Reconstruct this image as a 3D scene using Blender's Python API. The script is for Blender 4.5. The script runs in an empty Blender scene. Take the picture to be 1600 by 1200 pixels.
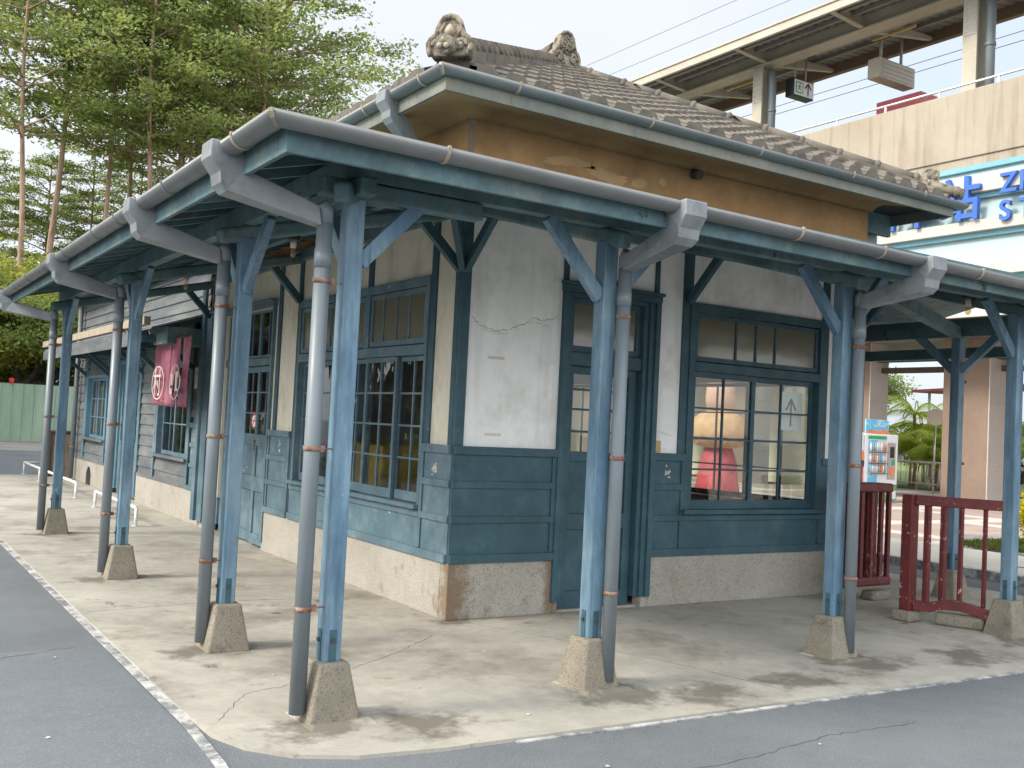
import bpy, math, random
import numpy as np
from mathutils import Vector, Matrix
R=math.radians
S=bpy.context.scene; COL=S.collection
random.seed(7)
# ------------------------------------------------------------------ camera
def setup_camera():
    cd=bpy.data.cameras.new('camera'); co=bpy.data.objects.new('camera',cd); COL.objects.link(co)
    yaw,pit,rol=0.996497,0.0403056,0.0495815
    f=Vector((math.cos(yaw)*math.cos(pit),math.sin(yaw)*math.cos(pit),math.sin(pit)))
    r=Vector((math.sin(yaw),-math.cos(yaw),0)); u=r.cross(f)
    rr=math.cos(rol)*r+math.sin(rol)*u; uu=-math.sin(rol)*r+math.cos(rol)*u
    m=Matrix((rr,uu,-f)).transposed().to_4x4(); m.translation=Vector((-4.2293,-7.3587,1.62575))
    co.matrix_world=m; cd.sensor_width=36; cd.lens=36.0; cd.clip_start=.05; cd.clip_end=2000
    S.camera=co
setup_camera()
# ------------------------------------------------------------------ light
SUN_EL,SUN_AZ=R(38),math.atan2(0.12,-1)      # direction towards the sun
def setup_light():
    w=bpy.data.worlds.new('World'); S.world=w; w.use_nodes=True
    nt=w.node_tree; nt.nodes.clear(); N=nt.nodes.new
    out=N('ShaderNodeOutputWorld'); sky=N('ShaderNodeTexSky'); sky.sky_type='NISHITA'; sky.sun_disc=False
    sky.sun_elevation=SUN_EL; sky.sun_rotation=math.pi/2-SUN_AZ; sky.air_density=1.0; sky.dust_density=3.0; sky.ozone_density=1
    b1=N('ShaderNodeBackground'); b1.inputs[1].default_value=.03; nt.links.new(sky.outputs[0],b1.inputs[0])
    tc=N('ShaderNodeTexCoord'); mp=N('ShaderNodeMapping'); mp.inputs['Scale'].default_value=(1,1,2.2)
    nz=N('ShaderNodeTexNoise'); nz.inputs['Scale'].default_value=1.7; nz.inputs['Detail'].default_value=5; nz.inputs['Roughness'].default_value=.45
    cr=N('ShaderNodeValToRGB'); cr.color_ramp.elements[0].position=.35; cr.color_ramp.elements[0].color=(.80,.88,.97,1)
    cr.color_ramp.elements[1].position=.62; cr.color_ramp.elements[1].color=(.98,.98,.98,1)
    nt.links.new(tc.outputs['Generated'],mp.inputs[0]); nt.links.new(mp.outputs[0],nz.inputs[0]); nt.links.new(nz.outputs[0],cr.inputs[0])
    b2=N('ShaderNodeBackground'); b2.inputs[1].default_value=.72; nt.links.new(cr.outputs[0],b2.inputs[0])
    # hazy sky: brighter overhead and towards the sun than away from it
    dt=N('ShaderNodeVectorMath'); dt.operation='DOT_PRODUCT'; dt.inputs[1].default_value=(-.62,-.55,.56); nt.links.new(tc.outputs['Generated'],dt.inputs[0])
    mr=N('ShaderNodeMapRange'); mr.inputs[1].default_value=-.55; mr.inputs[2].default_value=.75; mr.inputs[3].default_value=.36; mr.inputs[4].default_value=1.05; mr.interpolation_type='SMOOTHSTEP'
    nt.links.new(dt.outputs['Value'],mr.inputs[0]); nt.links.new(mr.outputs[0],b2.inputs[1])
    ad=N('ShaderNodeAddShader'); nt.links.new(b1.outputs[0],ad.inputs[0]); nt.links.new(b2.outputs[0],ad.inputs[1]); nt.links.new(ad.outputs[0],out.inputs[0])
    ld=bpy.data.lights.new('sun','SUN'); lo=bpy.data.objects.new('sun',ld); COL.objects.link(lo)
    ld.energy=1.7; ld.angle=R(14); ld.color=(1,.92,.80)
    d=Vector((math.cos(SUN_AZ)*math.cos(SUN_EL),math.sin(SUN_AZ)*math.cos(SUN_EL),math.sin(SUN_EL)))
    lo.rotation_euler=d.to_track_quat('Z','Y').to_euler(); lo.location=(-20,0,20)
setup_light()
S.view_settings.view_transform='Standard'; S.view_settings.look='None'; S.view_settings.gamma=1
S.view_settings.exposure=1.22
S.render.engine='CYCLES'
try:
    S.cycles.max_bounces=8; S.cycles.transparent_max_bounces=12; S.cycles.use_denoising=True
except Exception: pass

# ------------------------------------------------------------------ materials
def srgb(r,g,b):
    f=lambda c:(c/255/12.92 if c/255<=.04045 else ((c/255+.055)/1.055)**2.4)
    return (f(r),f(g),f(b),1)
def MAT(name,c,rough=.7,var=.18,vs=2.5,st=(1,1,1),c2=None,s2=3,t2=(.52,.62),a2=1,chip=None,cs=14,ct=(.66,.69),
        bump=.15,bs=60,metal=0,speck=None,spa=.35,sps=160,spec=.4,streak=None,emit=None):
    m=bpy.data.materials.new(name); m.use_nodes=True; nt=m.node_tree; nt.nodes.clear(); N=nt.nodes.new; L=nt.links.new
    out=N('ShaderNodeOutputMaterial'); p=N('ShaderNodeBsdfPrincipled'); L(p.outputs[0],out.inputs[0])
    p.inputs['Roughness'].default_value=rough; p.inputs['Metallic'].default_value=metal; p.inputs['Specular IOR Level'].default_value=spec
    g=N('ShaderNodeNewGeometry'); mp=N('ShaderNodeMapping'); mp.inputs['Scale'].default_value=st; L(g.outputs['Position'],mp.inputs[0])
    def noise(sc,det=5,rg=.6,off=0,src=None):
        n=N('ShaderNodeTexNoise'); n.inputs['Scale'].default_value=sc; n.inputs['Detail'].default_value=det; n.inputs['Roughness'].default_value=rg
        if off:
            a=N('ShaderNodeVectorMath'); a.operation='ADD'; a.inputs[1].default_value=(off,off*1.7,off*.6); L((src or mp).outputs[0],a.inputs[0]); L(a.outputs[0],n.inputs[0])
        else: L((src or mp).outputs[0],n.inputs[0])
        return n.outputs[0]
    def rng(v,a,b,lo=0,hi=1):
        r=N('ShaderNodeMapRange'); r.inputs[1].default_value=a; r.inputs[2].default_value=b; r.inputs[3].default_value=lo; r.inputs[4].default_value=hi; L(v,r.inputs[0]); return r.outputs[0]
    def mix(fac,a,b,mode='MIX'):
        x=N('ShaderNodeMix'); x.data_type='RGBA'; x.blend_type=mode
        if isinstance(fac,(int,float)): x.inputs[0].default_value=fac
        else: L(fac,x.inputs[0])
        for k,v in ((6,a),(7,b)):
            if isinstance(v,tuple): x.inputs[k].default_value=v
            else: L(v,x.inputs[k])
        return x.outputs[2]
    def grey(v):
        c=N('ShaderNodeCombineColor'); [L(v,c.inputs[i]) for i in range(3)]; return c.outputs[0]
    col=c
    if c2:
        f=rng(noise(s2,6,.65,11),t2[0],t2[1],0,a2); col=mix(f,col,c2)
    if streak:   # (colour, horizontal scale, amount): marks elongated down the face
        ms=N('ShaderNodeMapping'); ms.inputs['Scale'].default_value=(streak[1],streak[1],streak[1]*.06); L(g.outputs['Position'],ms.inputs[0])
        f=rng(noise(1,5,.6,5,ms),.5,.75,0,streak[2]); col=mix(f,col,streak[0])
    v=rng(noise(vs,6,.6),.3,.7,1-var,1+var); col=mix(1.0,col,grey(v),'MULTIPLY')
    v=rng(noise(vs*9,4,.7,3),.3,.7,1-var*.5,1+var*.5); col=mix(1.0,col,grey(v),'MULTIPLY')
    if speck:
        f=rng(noise(sps,2,.5,7,g),.56,.64,0,spa); col=mix(f,col,speck)
    if chip:
        a=rng(noise(cs,6,.7,21),ct[0],ct[1]); b=rng(noise(cs*.17,3,.5,31),.5,.58)
        mm=N('ShaderNodeMath'); mm.operation='MULTIPLY'; L(a,mm.inputs[0]); L(b,mm.inputs[1]); col=mix(mm.outputs[0],col,chip)
    L(col,p.inputs['Base Color'])
    rv=rng(noise(vs*4,4,.6,9),.3,.7,max(.05,rough-.12),min(1,rough+.12)); L(rv,p.inputs['Roughness'])
    if bump:
        b=N('ShaderNodeBump'); b.inputs['Strength'].default_value=bump; b.inputs['Distance'].default_value=.01; L(noise(bs,6,.7,2),b.inputs['Height']); L(b.outputs[0],p.inputs['Normal'])
    if emit: p.inputs['Emission Color'].default_value=emit[0]; p.inputs['Emission Strength'].default_value=emit[1]
    return m
def GLASS(name,tint=(.8,.85,.85,1),rough=.02,op=.0,opc=(.1,.1,.1,1)):
    m=bpy.data.materials.new(name); m.use_nodes=True; nt=m.node_tree; nt.nodes.clear(); N=nt.nodes.new; L=nt.links.new
    out=N('ShaderNodeOutputMaterial'); t=N('ShaderNodeBsdfTransparent'); t.inputs[0].default_value=tint
    gl=N('ShaderNodeBsdfGlossy'); gl.inputs['Roughness'].default_value=rough
    g=N('ShaderNodeNewGeometry'); n=N('ShaderNodeTexNoise'); n.inputs['Scale'].default_value=5; L(g.outputs['Position'],n.inputs[0])
    b=N('ShaderNodeBump'); b.inputs['Strength'].default_value=.06; b.inputs['Distance'].default_value=.02; L(n.outputs[0],b.inputs['Height']); L(b.outputs[0],gl.inputs['Normal'])
    fr=N('ShaderNodeFresnel'); fr.inputs[0].default_value=1.55
    d=N('ShaderNodeBsdfDiffuse'); d.inputs[0].default_value=opc; m1=N('ShaderNodeMixShader'); m1.inputs[0].default_value=op; L(t.outputs[0],m1.inputs[1]); L(d.outputs[0],m1.inputs[2])
    m2=N('ShaderNodeMixShader'); a=N('ShaderNodeMath'); a.operation='MULTIPLY_ADD'; a.inputs[1].default_value=1.3; a.inputs[2].default_value=.03; L(fr.outputs[0],a.inputs[0])
    bf=N('ShaderNodeMath'); bf.operation='SUBTRACT'; bf.inputs[0].default_value=1; L(g.outputs['Backfacing'],bf.inputs[1]); mu=N('ShaderNodeMath'); mu.operation='MULTIPLY'; L(a.outputs[0],mu.inputs[0]); L(bf.outputs[0],mu.inputs[1]); L(mu.outputs[0],m2.inputs[0]); L(m1.outputs[0],m2.inputs[1]); L(gl.outputs[0],m2.inputs[2]); L(m2.outputs[0],out.inputs[0]); return m
def LEAF(name,ca,cb,cc=None,tr=.35):
    m=bpy.data.materials.new(name); m.use_nodes=True; nt=m.node_tree; nt.nodes.clear(); N=nt.nodes.new; L=nt.links.new
    out=N('ShaderNodeOutputMaterial'); g=N('ShaderNodeNewGeometry'); n=N('ShaderNodeTexNoise'); n.inputs['Scale'].default_value=.8; n.inputs['Detail'].default_value=3; L(g.outputs['Position'],n.inputs[0])
    n2=N('ShaderNodeTexNoise'); n2.inputs['Scale'].default_value=7; L(g.outputs['Position'],n2.inputs[0])
    cr=N('ShaderNodeValToRGB'); e=cr.color_ramp.elements; e[0].position=.36; e[0].color=ca; e[1].position=.62; e[1].color=cb
    if cc: x=e.new(.72); x.color=cc
    ad=N('ShaderNodeMath'); ad.operation='MULTIPLY_ADD'; ad.inputs[1].default_value=.5; L(n2.outputs[0],ad.inputs[0])
    hf=N('ShaderNodeMath'); hf.operation='MULTIPLY'; hf.inputs[1].default_value=.5; L(n.outputs[0],hf.inputs[0]); L(hf.outputs[0],ad.inputs[2]); L(ad.outputs[0],cr.inputs[0])
    d=N('ShaderNodeBsdfDiffuse'); t=N('ShaderNodeBsdfTranslucent'); L(cr.outputs[0],d.inputs[0]); L(cr.outputs[0],t.inputs[0])
    mx=N('ShaderNodeMixShader'); mx.inputs[0].default_value=tr; L(d.outputs[0],mx.inputs[1]); L(t.outputs[0],mx.inputs[2]); L(mx.outputs[0],out.inputs[0]); return m

def lin(r,g,b): return (r,g,b,1)
m_post=MAT('blue_post_paint',lin(.086,.160,.225),.55,.32,1.8,(1,1,.35),c2=lin(.19,.275,.325),s2=2.6,t2=(.42,.62),a2=.75,chip=lin(.50,.50,.46),cs=16,ct=(.66,.69),bump=.25,bs=45,streak=(lin(.035,.085,.14),30,.6))
m_teal=MAT('teal_paint',lin(.030,.076,.097),.55,.22,2,c2=lin(.062,.122,.142),s2=3,t2=(.5,.68),a2=.6,chip=lin(.45,.46,.43),cs=15,ct=(.69,.72),bump=.2,bs=50)
m_weath=MAT('weathered_teal_paint',lin(.078,.135,.165),.65,.2,2,c2=lin(.155,.215,.24),s2=2.6,t2=(.45,.65),a2=.7,chip=lin(.52,.52,.48),cs=18,ct=(.64,.67),bump=.3,bs=50)
m_clap=MAT('grey_blue_clapboard_paint',lin(.095,.11,.118),.75,.25,1.6,(1,.4,2),c2=lin(.155,.155,.148),s2=3,t2=(.45,.62),a2=.8,chip=lin(.13,.11,.09),cs=20,ct=(.63,.67),bump=.35,bs=40)
m_under=MAT('green_teal_canopy_paint',lin(.085,.150,.165),.7,.3,2.2,c2=lin(.16,.20,.175),s2=2.5,t2=(.5,.65),a2=.75,chip=lin(.05,.055,.045),cs=9,ct=(.60,.66),bump=.3,bs=35)
m_cyan=MAT('bright_blue_frame_paint',lin(.09,.19,.25),.55,.2,3,chip=lin(.5,.52,.5),bump=.2)
m_white=MAT('white_plaster',lin(.84,.84,.81),.85,.06,1.3,c2=lin(.58,.57,.51),s2=1.9,t2=(.5,.70),a2=.7,chip=lin(.36,.33,.27),cs=7,ct=(.70,.73),bump=.25,bs=18,streak=(lin(.42,.39,.32),9,.35))
m_cream=MAT('peeling_cream_plaster',lin(.64,.59,.48),.85,.1,1.3,c2=lin(.42,.36,.27),s2=3,t2=(.5,.65),a2=.6,chip=lin(.28,.24,.18),cs=9,ct=(.64,.68),bump=.35,bs=22,st=(1,1,.5))
m_ochre=MAT('ochre_render',lin(.34,.195,.085),.9,.14,1.6,c2=lin(.21,.12,.055),s2=1.6,t2=(.42,.66),a2=.75,chip=lin(.42,.31,.19),cs=1.7,ct=(.60,.61),bump=.3,bs=120)
m_plinth=MAT('washed_granite_plinth',lin(.345,.325,.28),.9,.12,1.6,c2=lin(.27,.20,.13),s2=1.8,t2=(.55,.75),a2=.6,speck=lin(.13,.11,.09),spa=.6,sps=85,bump=.6,bs=120)
m_foot=MAT('washed_granite_footing',lin(.25,.22,.17),.9,.18,4,c2=lin(.08,.075,.06),s2=4.5,t2=(.58,.70),a2=.75,speck=lin(.09,.075,.055),spa=.6,sps=85,bump=1,bs=110)
m_slab=MAT('worn_concrete',lin(.335,.315,.27),.85,.2,.9,c2=lin(.17,.15,.12),s2=1.1,t2=(.50,.68),a2=.85,chip=lin(.09,.08,.065),cs=3.6,ct=(.60,.68),bump=.25,bs=30)
def drip_stains(m,pts=None,dark=lin(.10,.088,.065)):
    nt=m.node_tree; N=nt.nodes.new; L=nt.links.new; p=[n for n in nt.nodes if n.type=='BSDF_PRINCIPLED'][0]; src=p.inputs['Base Color'].links[0].from_socket
    g=N('ShaderNodeNewGeometry'); sp=N('ShaderNodeSeparateXYZ'); L(g.outputs['Position'],sp.inputs[0])
    def M(op,a,b=None,c=None):
        n=N('ShaderNodeMath'); n.operation=op
        for k,v in enumerate((a,b,c)):
            if v is None: continue
            if isinstance(v,(int,float)): n.inputs[k].default_value=v
            else: L(v,n.inputs[k])
        return n.outputs[0]
    def band(o,c,w): return M('MAXIMUM',M('SUBTRACT',1.0,M('DIVIDE',M('ABSOLUTE',M('SUBTRACT',o,c)),w)),0.0)
    tot=None
    for x,y,r in pts or [(-2.02,-2.3,.55),(-2.1,-.38,.45),(-2.1,2.8,.5),(-2.1,6.4,.5),(-.1,-2.38,.6),(2.2,-2.4,.7),(4.5,-2.4,.7),(.4,-2.6,.55),(-1.5,-2.45,.5),(1.3,-2.6,.5),(3.2,-2.55,.6),(0,-.05,.3)]:
        d=M('SQRT',M('ADD',M('POWER',M('SUBTRACT',sp.outputs[0],x),2.0),M('POWER',M('MULTIPLY',M('SUBTRACT',sp.outputs[1],y),1.35),2.0)))
        v=M('MAXIMUM',M('SUBTRACT',1.0,M('DIVIDE',d,r)),0.0); tot=v if tot is None else M('MAXIMUM',tot,v)
    n=N('ShaderNodeTexNoise'); n.inputs['Scale'].default_value=4.2; n.inputs['Detail'].default_value=8; n.inputs['Roughness'].default_value=.68; L(g.outputs['Position'],n.inputs[0])
    f=M('MULTIPLY',M('MINIMUM',M('MAXIMUM',M('MULTIPLY',M('SUBTRACT',M('ADD',M('MULTIPLY',tot,.35),n.outputs[0]),.60),6.0),0.0),1.0),.78)
    x=N('ShaderNodeMix'); x.data_type='RGBA'; L(f,x.inputs[0]); L(src,x.inputs[6]); x.inputs[7].default_value=dark; L(x.outputs[2],p.inputs['Base Color'])
drip_stains(m_slab)
drip_stains(m_plinth,[(-.02,-.02,.34),(1.05,-.02,.2)],lin(.16,.10,.05))
m_edge=MAT('whitewashed_edge',lin(.40,.40,.38),.9,.3,3,c2=lin(.15,.155,.16),s2=9,t2=(.44,.58),a2=.9,bump=.4)
m_asph=MAT('asphalt',lin(.122,.134,.142),.85,.12,.55,c2=lin(.095,.105,.115),s2=.5,t2=(.45,.65),a2=.8,speck=lin(.30,.30,.31),spa=.35,sps=95,bump=.5,bs=160)
m_asph2=MAT('asphalt_patch',lin(.13,.143,.155),.85,.12,.6,speck=lin(.30,.30,.31),spa=.3,sps=95,bump=.5,bs=160)
m_pave=MAT('pale_pavement',lin(.46,.43,.37),.85,.12,1,bump=.2)
m_gravel=MAT('grey_earth',lin(.24,.23,.22),.95,.25,.6,c2=lin(.30,.22,.15),s2=.35,t2=(.5,.6),a2=.6,bump=.6,bs=25)
m_galv=MAT('grey_pvc',lin(.135,.16,.175),.42,.1,1.5,(1,1,.3),c2=lin(.20,.22,.23),s2=2,t2=(.45,.7),a2=.6,bump=.05,bs=10,spec=.5)
m_guttr=MAT('grey_pvc_gutter',lin(.155,.162,.16),.42,.12,1.2,c2=lin(.115,.12,.12),s2=2.5,t2=(.5,.7),a2=.5,bump=.05,bs=10,spec=.5)
m_hop=MAT('brushed_grey_hopper',lin(.20,.215,.225),.42,.12,3,c2=lin(.15,.165,.17),s2=3,bump=.05,spec=.5)
m_rust=MAT('rusty_strap',lin(.17,.065,.04),.8,.35,20,c2=lin(.24,.17,.13),s2=16,t2=(.42,.55),bump=.4,bs=80)
m_strap=MAT('pale_gutter_strap',lin(.33,.28,.21),.6,.2,8,bump=.1)
m_tile=MAT('cement_roof_tile',lin(.135,.118,.095),.95,.25,3,c2=lin(.05,.045,.04),s2=6,t2=(.52,.66),a2=.7,chip=lin(.20,.175,.14),cs=24,ct=(.64,.68),bump=.5,bs=60)
m_orna=MAT('lichen_stone',lin(.26,.22,.165),.95,.35,8,c2=lin(.05,.045,.035),s2=14,t2=(.50,.60),a2=.85,chip=lin(.48,.44,.35),cs=16,ct=(.60,.66),bump=1,bs=70)
m_boss=MAT('pale_stone',lin(.32,.28,.20),.9,.2,12,bump=.4)
m_fasc=MAT('weathered_grey_fascia',lin(.155,.165,.14),.8,.2,2,c2=lin(.22,.205,.165),s2=2,t2=(.45,.65),a2=.7,chip=lin(.09,.10,.09),cs=8,ct=(.6,.66),bump=.3)
m_glass=GLASS('window_glass',(.90,.94,.92,1))
m_frost=GLASS('brown_papered_glass',(.5,.48,.4,1),.12,.93,(.16,.15,.105,1))
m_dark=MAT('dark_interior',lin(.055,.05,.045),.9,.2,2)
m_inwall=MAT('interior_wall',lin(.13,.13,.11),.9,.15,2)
m_wood=MAT('orange_wood',lin(.42,.19,.08),.5,.25,4,(1,1,.2),bump=.1)
m_red=MAT('dark_red_paint',lin(.115,.018,.018),.5,.25,6,chip=lin(.55,.38,.33),cs=22,ct=(.60,.63),bump=.35,bs=60)
m_beige=MAT('viaduct_concrete',lin(.33,.29,.225),.85,.08,.5,c2=lin(.30,.245,.18),s2=.5,t2=(.45,.65),a2=.6,bump=.15,bs=6,streak=(lin(.19,.15,.11),4.5,.75))
m_via_w=MAT('white_viaduct_band',lin(.43,.425,.395),.8,.06,.7,streak=(lin(.45,.41,.34),5,.45),bump=.1)
m_via_b=MAT('sky_blue_band',lin(.36,.45,.45),.75,.06,.7,c2=lin(.34,.54,.57),s2=.8,t2=(.45,.65),a2=.5,bump=.1)
m_via_s=MAT('deep_sky_blue_strip',lin(.17,.36,.43),.75,.1,.7,bump=0)
m_letter=MAT('blue_letter',lin(.035,.115,.40),.45,.08,1,bump=0)
m_brown=MAT('brown_stone_cladding',lin(.20,.145,.11),.85,.12,.8,bump=.3,bs=30)
m_pinkst=MAT('pale_pink_cladding',lin(.42,.37,.335),.85,.08,.8,bump=.2,bs=30)
m_steel=MAT('cream_painted_steel',lin(.40,.375,.31),.6,.12,.8,c2=lin(.40,.36,.28),s2=1.2,bump=.05)
m_deck=MAT('grey_corrugated_deck',lin(.22,.22,.21),.6,.15,1.2,bump=.05)
m_rail=MAT('stainless_rail',lin(.55,.52,.50),.3,.1,3,metal=.7,bump=0)
m_pipewhite=MAT('white_painted_pipe',lin(.62,.63,.62),.5,.12,5,bump=.1)
m_green=MAT('green_hoarding',lin(.25,.355,.265),.6,.12,.8,(1,1,.3),c2=lin(.30,.39,.30),s2=1,bump=.05)
m_noren=MAT('magenta_cloth',lin(.22,.07,.105),.9,.2,5,c2=lin(.28,.11,.145),s2=3,bump=.2,bs=120)
m_print=MAT('white_print',lin(.50,.44,.41),.9,.1,5,bump=0)
m_paper=MAT('white_paper',lin(.7,.72,.72),.8,.05,5,bump=0)
m_kraft=MAT('tan_card',lin(.50,.36,.17),.8,.1,5,bump=0)
m_vw=MAT('white_enamel',lin(.70,.71,.72),.35,.04,2,bump=0)
m_vg=MAT('green_enamel',lin(.03,.33,.10),.4,.08,2,bump=0)
m_vr=MAT('red_enamel',lin(.60,.035,.03),.4,.08,2,bump=0)
m_vo=MAT('orange_print',lin(.75,.22,.07),.5,.08,4,bump=0)
m_vb=MAT('light_blue_print',lin(.13,.45,.70),.5,.1,4,c2=lin(.4,.65,.75),s2=5,bump=0)
m_vgrey=MAT('grey_panel',lin(.36,.34,.32),.4,.05,2,bump=0)
m_black=MAT('black_plastic',lin(.015,.015,.017),.4,.05,2,bump=0)
m_cer=MAT('white_ceramic',lin(.65,.6,.52),.4,.1,9,bump=0)
m_bulb=GLASS('bulb_glass',(1,.86,.7,1),.02,.25,(.7,.45,.25,1))
m_bark=MAT('bark',lin(.30,.205,.14),.95,.3,3,(1,1,.2),c2=lin(.18,.12,.085),s2=4,bump=.8,bs=20)
m_darkbark=MAT('dark_bark',lin(.065,.05,.04),.95,.3,3,bump=.8,bs=20)
m_leaf=LEAF('leaf',lin(.13,.185,.06),lin(.36,.41,.13),lin(.58,.54,.19),.6)
m_leafy=LEAF('yellow_leaf',lin(.17,.21,.035),lin(.42,.42,.08),lin(.55,.44,.09),.55)
m_leafr=LEAF('russet_leaf',lin(.14,.06,.025),lin(.24,.10,.04),None,.3)
m_palmleaf=LEAF('palm_leaf',lin(.30,.40,.07),lin(.55,.60,.12),lin(.75,.62,.13),.6)
m_yel=LEAF('yellow_flower_leaf',lin(.25,.28,.02),lin(.65,.52,.02),lin(.75,.6,.03),.3)
m_grass=LEAF('grass_leaf',lin(.06,.10,.02),lin(.14,.17,.04),None,.3)
def brickmat():
    m=bpy.data.materials.new('pink_plaza_bricks'); m.use_nodes=True; nt=m.node_tree; p=nt.nodes['Principled BSDF']; N=nt.nodes.new; L=nt.links.new
    g=N('ShaderNodeNewGeometry'); b=N('ShaderNodeTexBrick'); b.inputs['Scale'].default_value=1; b.inputs['Brick Width'].default_value=.6; b.inputs['Row Height'].default_value=.3; b.inputs['Mortar Size'].default_value=.01
    b.inputs['Color1'].default_value=lin(.30,.20,.165); b.inputs['Color2'].default_value=lin(.34,.27,.225); b.inputs['Mortar'].default_value=lin(.40,.36,.32); L(g.outputs['Position'],b.inputs[0])
    w=N('ShaderNodeTexBrick'); w.inputs['Scale'].default_value=1; w.inputs['Brick Width'].default_value=4; w.inputs['Row Height'].default_value=3.0; w.inputs['Mortar Size'].default_value=.3
    w.inputs['Color1'].default_value=lin(0,0,0); w.inputs['Color2'].default_value=lin(0,0,0); w.inputs['Mortar'].default_value=lin(1,1,1); L(g.outputs['Position'],w.inputs[0])
    x=N('ShaderNodeMix'); x.data_type='RGBA'; L(w.outputs[0],x.inputs[0]); L(b.outputs[0],x.inputs[6]); x.inputs[7].default_value=lin(.50,.45,.40); L(x.outputs[2],p.inputs['Base Color']); p.inputs['Roughness'].default_value=.8; return m
m_brick=brickmat()

# ------------------------------------------------------------------ mesh helpers
class MB:
    def __init__(s): s.v=[]; s.f=[]; s.sm=[]
    def add(s,vs,fs,smooth=False):
        n=len(s.v); s.v+= [tuple(v) for v in vs]; s.f+=[tuple(i+n for i in f) for f in fs]; s.sm+=[smooth]*len(fs); return s
    def box(s,x0,y0,z0,x1,y1,z1):
        x0,x1=sorted((x0,x1)); y0,y1=sorted((y0,y1)); z0,z1=sorted((z0,z1))
        return s.add([(x0,y0,z0),(x1,y0,z0),(x1,y1,z0),(x0,y1,z0),(x0,y0,z1),(x1,y0,z1),(x1,y1,z1),(x0,y1,z1)],
            [(0,3,2,1),(4,5,6,7),(0,1,5,4),(1,2,6,5),(2,3,7,6),(3,0,4,7)])
    def beam(s,a,b,w,h,up=(0,0,1)):
        a=Vector(a); b=Vector(b); d=(b-a).normalized(); up=Vector(up); sd=d.cross(up).normalized(); u=sd.cross(d).normalized()
        vs=[]
        for p in (a,b):
            for i,j in ((-1,-1),(1,-1),(1,1),(-1,1)): vs.append(p+sd*(i*w/2)+u*(j*h/2))
        return s.add(vs,[(0,3,2,1),(4,5,6,7),(0,1,5,4),(1,2,6,5),(2,3,7,6),(3,0,4,7)])
    def tube(s,pts,r,n=12,cap=True,smooth=True):
        pts=[Vector(p) for p in pts]; rs=r if isinstance(r,(list,tuple)) else [r]*len(pts)
        vs=[]; prev=None
        for i,p in enumerate(pts):
            t=(pts[min(i+1,len(pts)-1)]-pts[max(i-1,0)]).normalized()
            if prev is None:
                ref=Vector((0,0,1)) if abs(t.z)<.9 else Vector((1,0,0)); a=t.cross(ref).normalized()
            else: a=(prev-t*prev.dot(t)).normalized()
            prev=a; b=t.cross(a)
            for k in range(n):
                th=2*math.pi*k/n; vs.append(p+(a*math.cos(th)+b*math.sin(th))*rs[i])
        fs=[]
        for i in range(len(pts)-1):
            for k in range(n): fs.append((i*n+k,i*n+(k+1)%n,(i+1)*n+(k+1)%n,(i+1)*n+k))
        s.add(vs,fs,smooth)
        if cap:
            m=len(s.v)-len(vs); s.f.append(tuple(m+k for k in reversed(range(n)))); s.sm.append(False)
            s.f.append(tuple(m+(len(pts)-1)*n+k for k in range(n))); s.sm.append(False)
        return s
    def prism(s,poly,d):   # poly: list of 3D points, extruded by vector d
        n=len(poly); d=Vector(d); vs=[Vector(p) for p in poly]+[Vector(p)+d for p in poly]
        fs=[tuple(range(n))[::-1],tuple(range(n,2*n))]+[(i,(i+1)%n,n+(i+1)%n,n+i) for i in range(n)]
        return s.add(vs,fs)
    def frustum(s,cx,cy,z0,z1,a,b):
        return s.add([(cx-a,cy-a,z0),(cx+a,cy-a,z0),(cx+a,cy+a,z0),(cx-a,cy+a,z0),(cx-b,cy-b,z1),(cx+b,cy-b,z1),(cx+b,cy+b,z1),(cx-b,cy+b,z1)],
            [(0,3,2,1),(4,5,6,7),(0,1,5,4),(1,2,6,5),(2,3,7,6),(3,0,4,7)])
    def sphere(s,c,r,n=12,m=8,sc=(1,1,1)):
        vs=[];c=Vector(c)
        for i in range(m+1):
            ph=math.pi*i/m
            for k in range(n):
                th=2*math.pi*k/n; vs.append((c.x+r*sc[0]*math.sin(ph)*math.cos(th),c.y+r*sc[1]*math.sin(ph)*math.sin(th),c.z+r*sc[2]*math.cos(ph)))
        fs=[(i*n+k,(i+1)*n+k,(i+1)*n+(k+1)%n,i*n+(k+1)%n) for i in range(m) for k in range(n)]
        return s.add(vs,fs,True)
    def sweep(s,path,prof,smooth=False,close=True,cap=True):
        # path: horizontal polyline of (x,y,z); prof: (out,up) pairs; out = to the right-hand outside
        P=[Vector(p) for p in path]; n=len(prof); vs=[]
        for i,p in enumerate(P):
            ds=[]
            if i>0: d=(P[i]-P[i-1]); d.z=0; ds.append(d.normalized())
            if i<len(P)-1: d=(P[i+1]-P[i]); d.z=0; ds.append(d.normalized())
            ns=[Vector((d.y,-d.x,0)) for d in ds]; nn=sum(ns,Vector()).normalized(); k=1/nn.dot(ns[0])
            for o,u in prof: vs.append(p+nn*(o*k)+Vector((0,0,u)))
        fs=[]; m=n if close else n-1
        for i in range(len(P)-1):
            for k in range(m): fs.append((i*n+k,(i+1)*n+k,(i+1)*n+(k+1)%n,i*n+(k+1)%n))
        s.add(vs,fs,smooth)
        if cap and close:
            b=len(s.v)-len(vs); s.f.append(tuple(b+k for k in range(n))); s.sm.append(False); s.f.append(tuple(b+(len(P)-1)*n+k for k in reversed(range(n)))); s.sm.append(False)
        return s
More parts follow.
